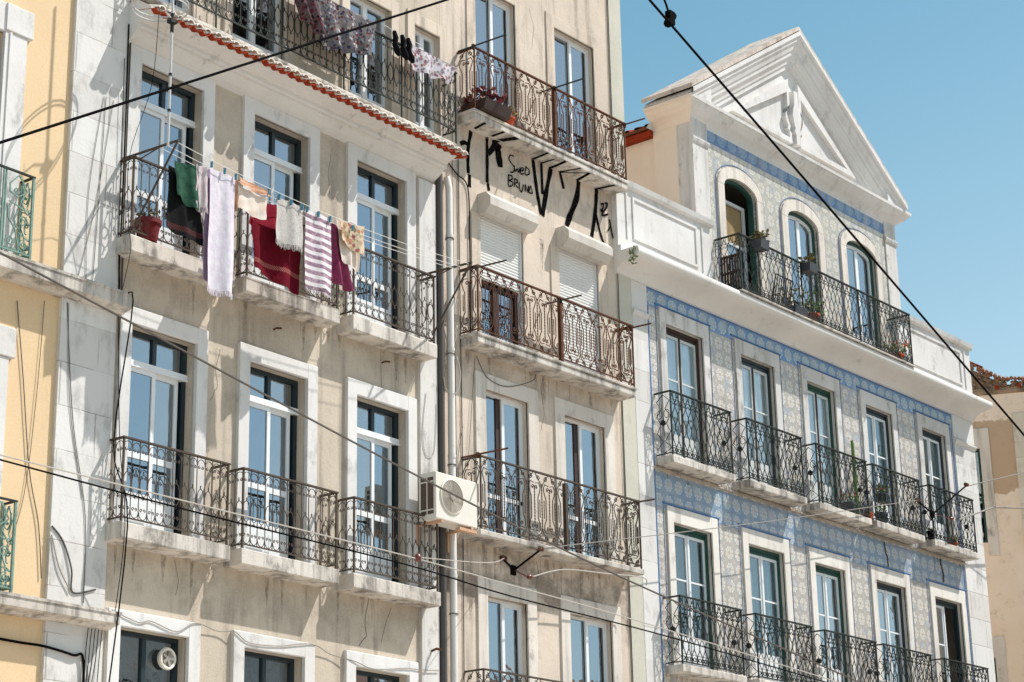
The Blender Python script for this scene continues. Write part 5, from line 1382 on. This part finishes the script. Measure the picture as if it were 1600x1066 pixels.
# pots and plants ------------------------------------------------------
def leaves(m, c, rad, h, cnt, size, seed):
    rr = random.Random(seed)
    for i in range(cnt):
        t = rr.uniform(0, 2*PI); q = rr.random()**.5*rad; z = rr.random()*h
        p = Vector((c[0]+q*math.cos(t), c[1]+q*math.sin(t), c[2]+z))
        d = Vector((rr.uniform(-1, 1), rr.uniform(-1, 1), rr.uniform(-.2, 1))).normalized(); s = d.cross(Vector((rr.uniform(-1, 1), rr.uniform(-1, 1), .3))).normalized()
        l = size*rr.uniform(.6, 1.3); w = l*.32
        m.add([p, p+d*l*.5+s*w, p+d*l, p+d*l*.5-s*w], [(0, 1, 2, 3)])
def pot_plant(plane, c, r, h, potmat, leafm, label, cat='potted plant', cnt=60, size=.06, lh=.15, flower=None, seed=1, name='potted_plant', square=False, group=None, lr=None):
    def f(m):
        if square: m.prism([(c[1]-r*.7, c[2]), (c[1]+r*.7, c[2]), (c[1]+r*.85, c[2]+h), (c[1]-r*.85, c[2]+h)], c[0]-r, c[0]+r)
        else: m.lathe(c, [(r*.72, 0), (r*.95, h*.8), (r*1.05, h*.8), (r*1.05, h), (r*.9, h)], 16)
    o = thing_mesh(name, M[potmat], f, plane, c, label, cat, group, not square)
    sub(o, 'foliage', M[leafm], lambda m: leaves(m, (c[0], c[1], c[2]+h), lr or r, lh, cnt, size, seed), c)
    if flower: sub(o, 'flowers', M[flower], lambda m: leaves(m, (c[0], c[1], c[2]+h+lh*.4), (lr or r)*1.1, lh*.8, cnt//2, size*.7, seed+9), c)
    return o
pot_plant(BP, (-5.80, .2, 10.56), .16, .28, 'potred', 'leaf_dry', 'dark red pot with dry plant on the left upper beige balcony', lh=.10, seed=2)
pot_plant(CD, (22.0, .24, 14.45), .30, .16, 'woodframe', 'leaf_red', 'planter of dark red foliage at the left end of top cream balcony', square=True, cnt=150, size=.11, lh=.22, seed=3, name='planter')
pot_plant(CD, (22.45, .25, 14.45), .14, .12, 'terracotta', 'leaf_dry', 'small terracotta pot next to the dark red foliage planter', flower='petal_yellow', seed=4)
for u, sd, lab in ((28.98, 5, 'dark square planter hung on the railing by the open arched window'), (30.58, 6, 'dark square planter hung on the railing by the middle arched window')):
    pot_plant(CD, (u, .58, 14.18), .13, .16, 'plastic_dark', 'leaf_dry', lab, square=True, cnt=70, size=.09, lh=.14, seed=sd, name='planter', group='planters on the long balcony')
pot_plant(CD, (30.95, .36, 13.33), .14, .20, 'terracotta', 'leaf', 'terracotta pot with a tall green bush on the long balcony', cnt=130, size=.07, lh=.38, seed=7, lr=.22)
pot_plant(CD, (30.3, .38, 13.33), .20, .14, 'plastic_dark', 'leaf_dry', 'dark trough of dry plants on the long balcony', square=True, cnt=90, size=.07, lh=.36, seed=8, name='planter', lr=.3)
pot_plant(CD, (33.95, .36, 13.33), .17, .13, 'terracotta', 'leaf', 'terracotta pot of red flowers at the right end of long balcony', flower='petal_red', cnt=140, size=.07, lh=.20, seed=9, lr=.28)
pot_plant(CD, (32.05, .2, 10.06), .14, .2, 'plastic_dark', 'leaf', 'dark pot of red flowers on the third upper tiled-house balcony', flower='petal_red', cnt=60, seed=10, lh=.18, lr=.14)
pot_plant(CD, (33.30, .2, 10.50), .12, .15, 'plastic_dark', 'leaf', 'hung pot of pink flowers on the fourth upper tiled-house balcony', flower='petal_pink', cnt=60, seed=11, lh=.16, lr=.13)
pot_plant(CD, (33.22, .2, 10.06), .12, .22, 'plastic_dark', 'leaf', 'pot of yellow flowers on the fourth upper tiled-house balcony', flower='petal_yellow', cnt=50, seed=12, lh=.18, lr=.12)
pot_plant(CD, (35.14, .18, 10.06), .08, .2, 'black', 'leaf_dry', 'black pot at the left end of the far right upper balcony', cnt=14, seed=13, lh=.04)
pot_plant(CD, (32.70, .22, 10.06), .09, .12, 'terracotta', 'leaf_dry', 'small terracotta pot at the right end of third upper balcony', cnt=20, seed=14, lh=.06)
pot_plant(CD, (35.9, .24, 10.06), .09, .08, 'terracotta', 'leaf', 'tiny pot of red flowers on the far right upper balcony', flower='petal_red', cnt=40, seed=15, lh=.08)
def cactus(m):
    m.tube([(32.46, .14, 10.06), (32.46, .14, 11.2), (32.45, .14, 11.52)], [.035, .035, .028], 8, True)
thing_mesh('cactus', M['leaf'], cactus, CD, (32.46, .14, 10.06), 'tall thin green cactus column on the third upper balcony', 'cactus', None, True)
# folded drying rack and a crate behind the long balcony railing
def drack(m, c=29.9):
    for i in range(9): m.tube([(c+i*.07, .18, 13.5), (c+i*.07, .3, 14.05)], .008, 4)
    for z, n in ((13.5, .18), (14.05, .3)): m.tube([(c, n, z), (c+.56, n, z)], .012, 4)
    m.tube([(c, .3, 14.05), (c, .1, 13.34)], .012, 4); m.tube([(c+.56, .3, 14.05), (c+.56, .1, 13.34)], .012, 4)
thing_mesh('folding_clothes_rack', M['plastic_dark'], drack, CD, (30.2, .1, 13.33), 'dark folding clothes rack behind the long balcony railing', 'clothes rack')
def crate(m):
    for i in range(7): m.box(28.46, 28.49, .08+i*.055, .11+i*.055, 13.34, 14.02)
    for z in (13.36, 13.68, 13.98): m.box(28.485, 28.50, .06, .48, z, z+.04)
thing_mesh('wooden_slat_rack', M['woodframe'], crate, CD, (28.48, .1, 13.34), 'dark slatted rack at the left end of the long balcony', 'rack')
def weed(m): leaves(m, (25.42, .40, 12.98), .06, .30, 70, .05, 21)
thing_mesh('wall_weed', M['leaf'], weed, CD, (25.42, .3, 13.0), 'green weed growing on the left end of the tiled house cornice', 'plant')
# extractor fan in the lowest left window of the beige house
EB = (-5.0, -.12, 5.66)
ef = thing_mesh('extractor_fan', M['acwhite'], lambda m: m.lathe((-5.0, -.12, 5.66), [(.12, 0), (.135, .05), (.12, .07), (.095, .06), (.095, .03)], 24, 'n'), BP, EB, 'round white extractor fan set in the lowest left window of beige house', 'fan', None, True)
sub(ef, 'fan_blades', M['cablegrey'], lambda m: [m.tube([(-5.0, -.075, 5.66), (-5.0+.09*math.cos(t), -.07, 5.66+.09*math.sin(t))], [.02, .03], 4, True) for t in (0, 1.26, 2.51, 3.77, 5.03)], EB)
# small iron bracket low on the white pilaster, by the drainpipe
thing_mesh('iron_hook', M['iron_rust'], lambda m: m.tube([(-.33, .05, 6.3), (-.33, .14, 6.32), (-.30, .2, 6.30)], .018, 6, True), BP, (-.33, .05, 6.3), 'rusty iron hook low on the white pilaster beside the drainpipe', 'hook')

# houses across the street, behind the camera: they show only as reflections in the panes
def across(x0, x1, top, gable, col, label):
    hx = (x0+x1)/2
    o = tag(empty('facing_house', (hx, -6, 0)), label, 'house', 'houses across the street')
    w = MB(0); w.box(x0-hx, x1-hx, 0, 9, 0, top)
    w.v = [(u, n, v) for u, n, v in w.v]; w.obj('wall', col, o)
    r = MB(0); a, b = x0-hx-.3, x1-hx+.3
    if gable: r.slab_poly([(a, top), (b, top), (0, top+gable)], -.3, 9.3)
    else: r.prism([(-.4, top), (9.3, top), (4.5, top+2.2)], a, b)
    r.obj('roof', M['tiledark'], o)
    n = max(2, int((x1-x0)/3)); me = None
    for i in range(n):
        for k in range(int(top/3.4)):
            if me is None:
                m = MB(0); frame_rect(m, -.6, .6, 0, 2.0, .08, 0, .06); me = m.mesh('window', M['alu'])
                p = MB(0); p.box(-.5, .5, 0, .03, .1, 1.9); pm = p.mesh('glass_pane', M['darkframe'])
            wo = link('window', me, o, (x0-hx+(i+.5)*(x1-x0)/n, .02, 1.2+k*3.4)); wo.rotation_euler = (0, 0, PI)
            link('glass_pane', pm, wo)
across(22, 36, 10.5, 0, M['E_side'], 'pale ochre house across the street, mirrored in the lower window panes')
across(36.2, 46, 12.5, 3.0, M['white'], 'white gabled house across the street, mirrored in the window panes')
across(46.2, 62, 11.0, 0, M['B_wall'], 'beige house across the street, mirrored in the window panes beyond the gabled one')
across(62.2, 74, 12.0, 2.5, M['C_wall'], 'cream gabled house across the street, mirrored farthest along the panes')
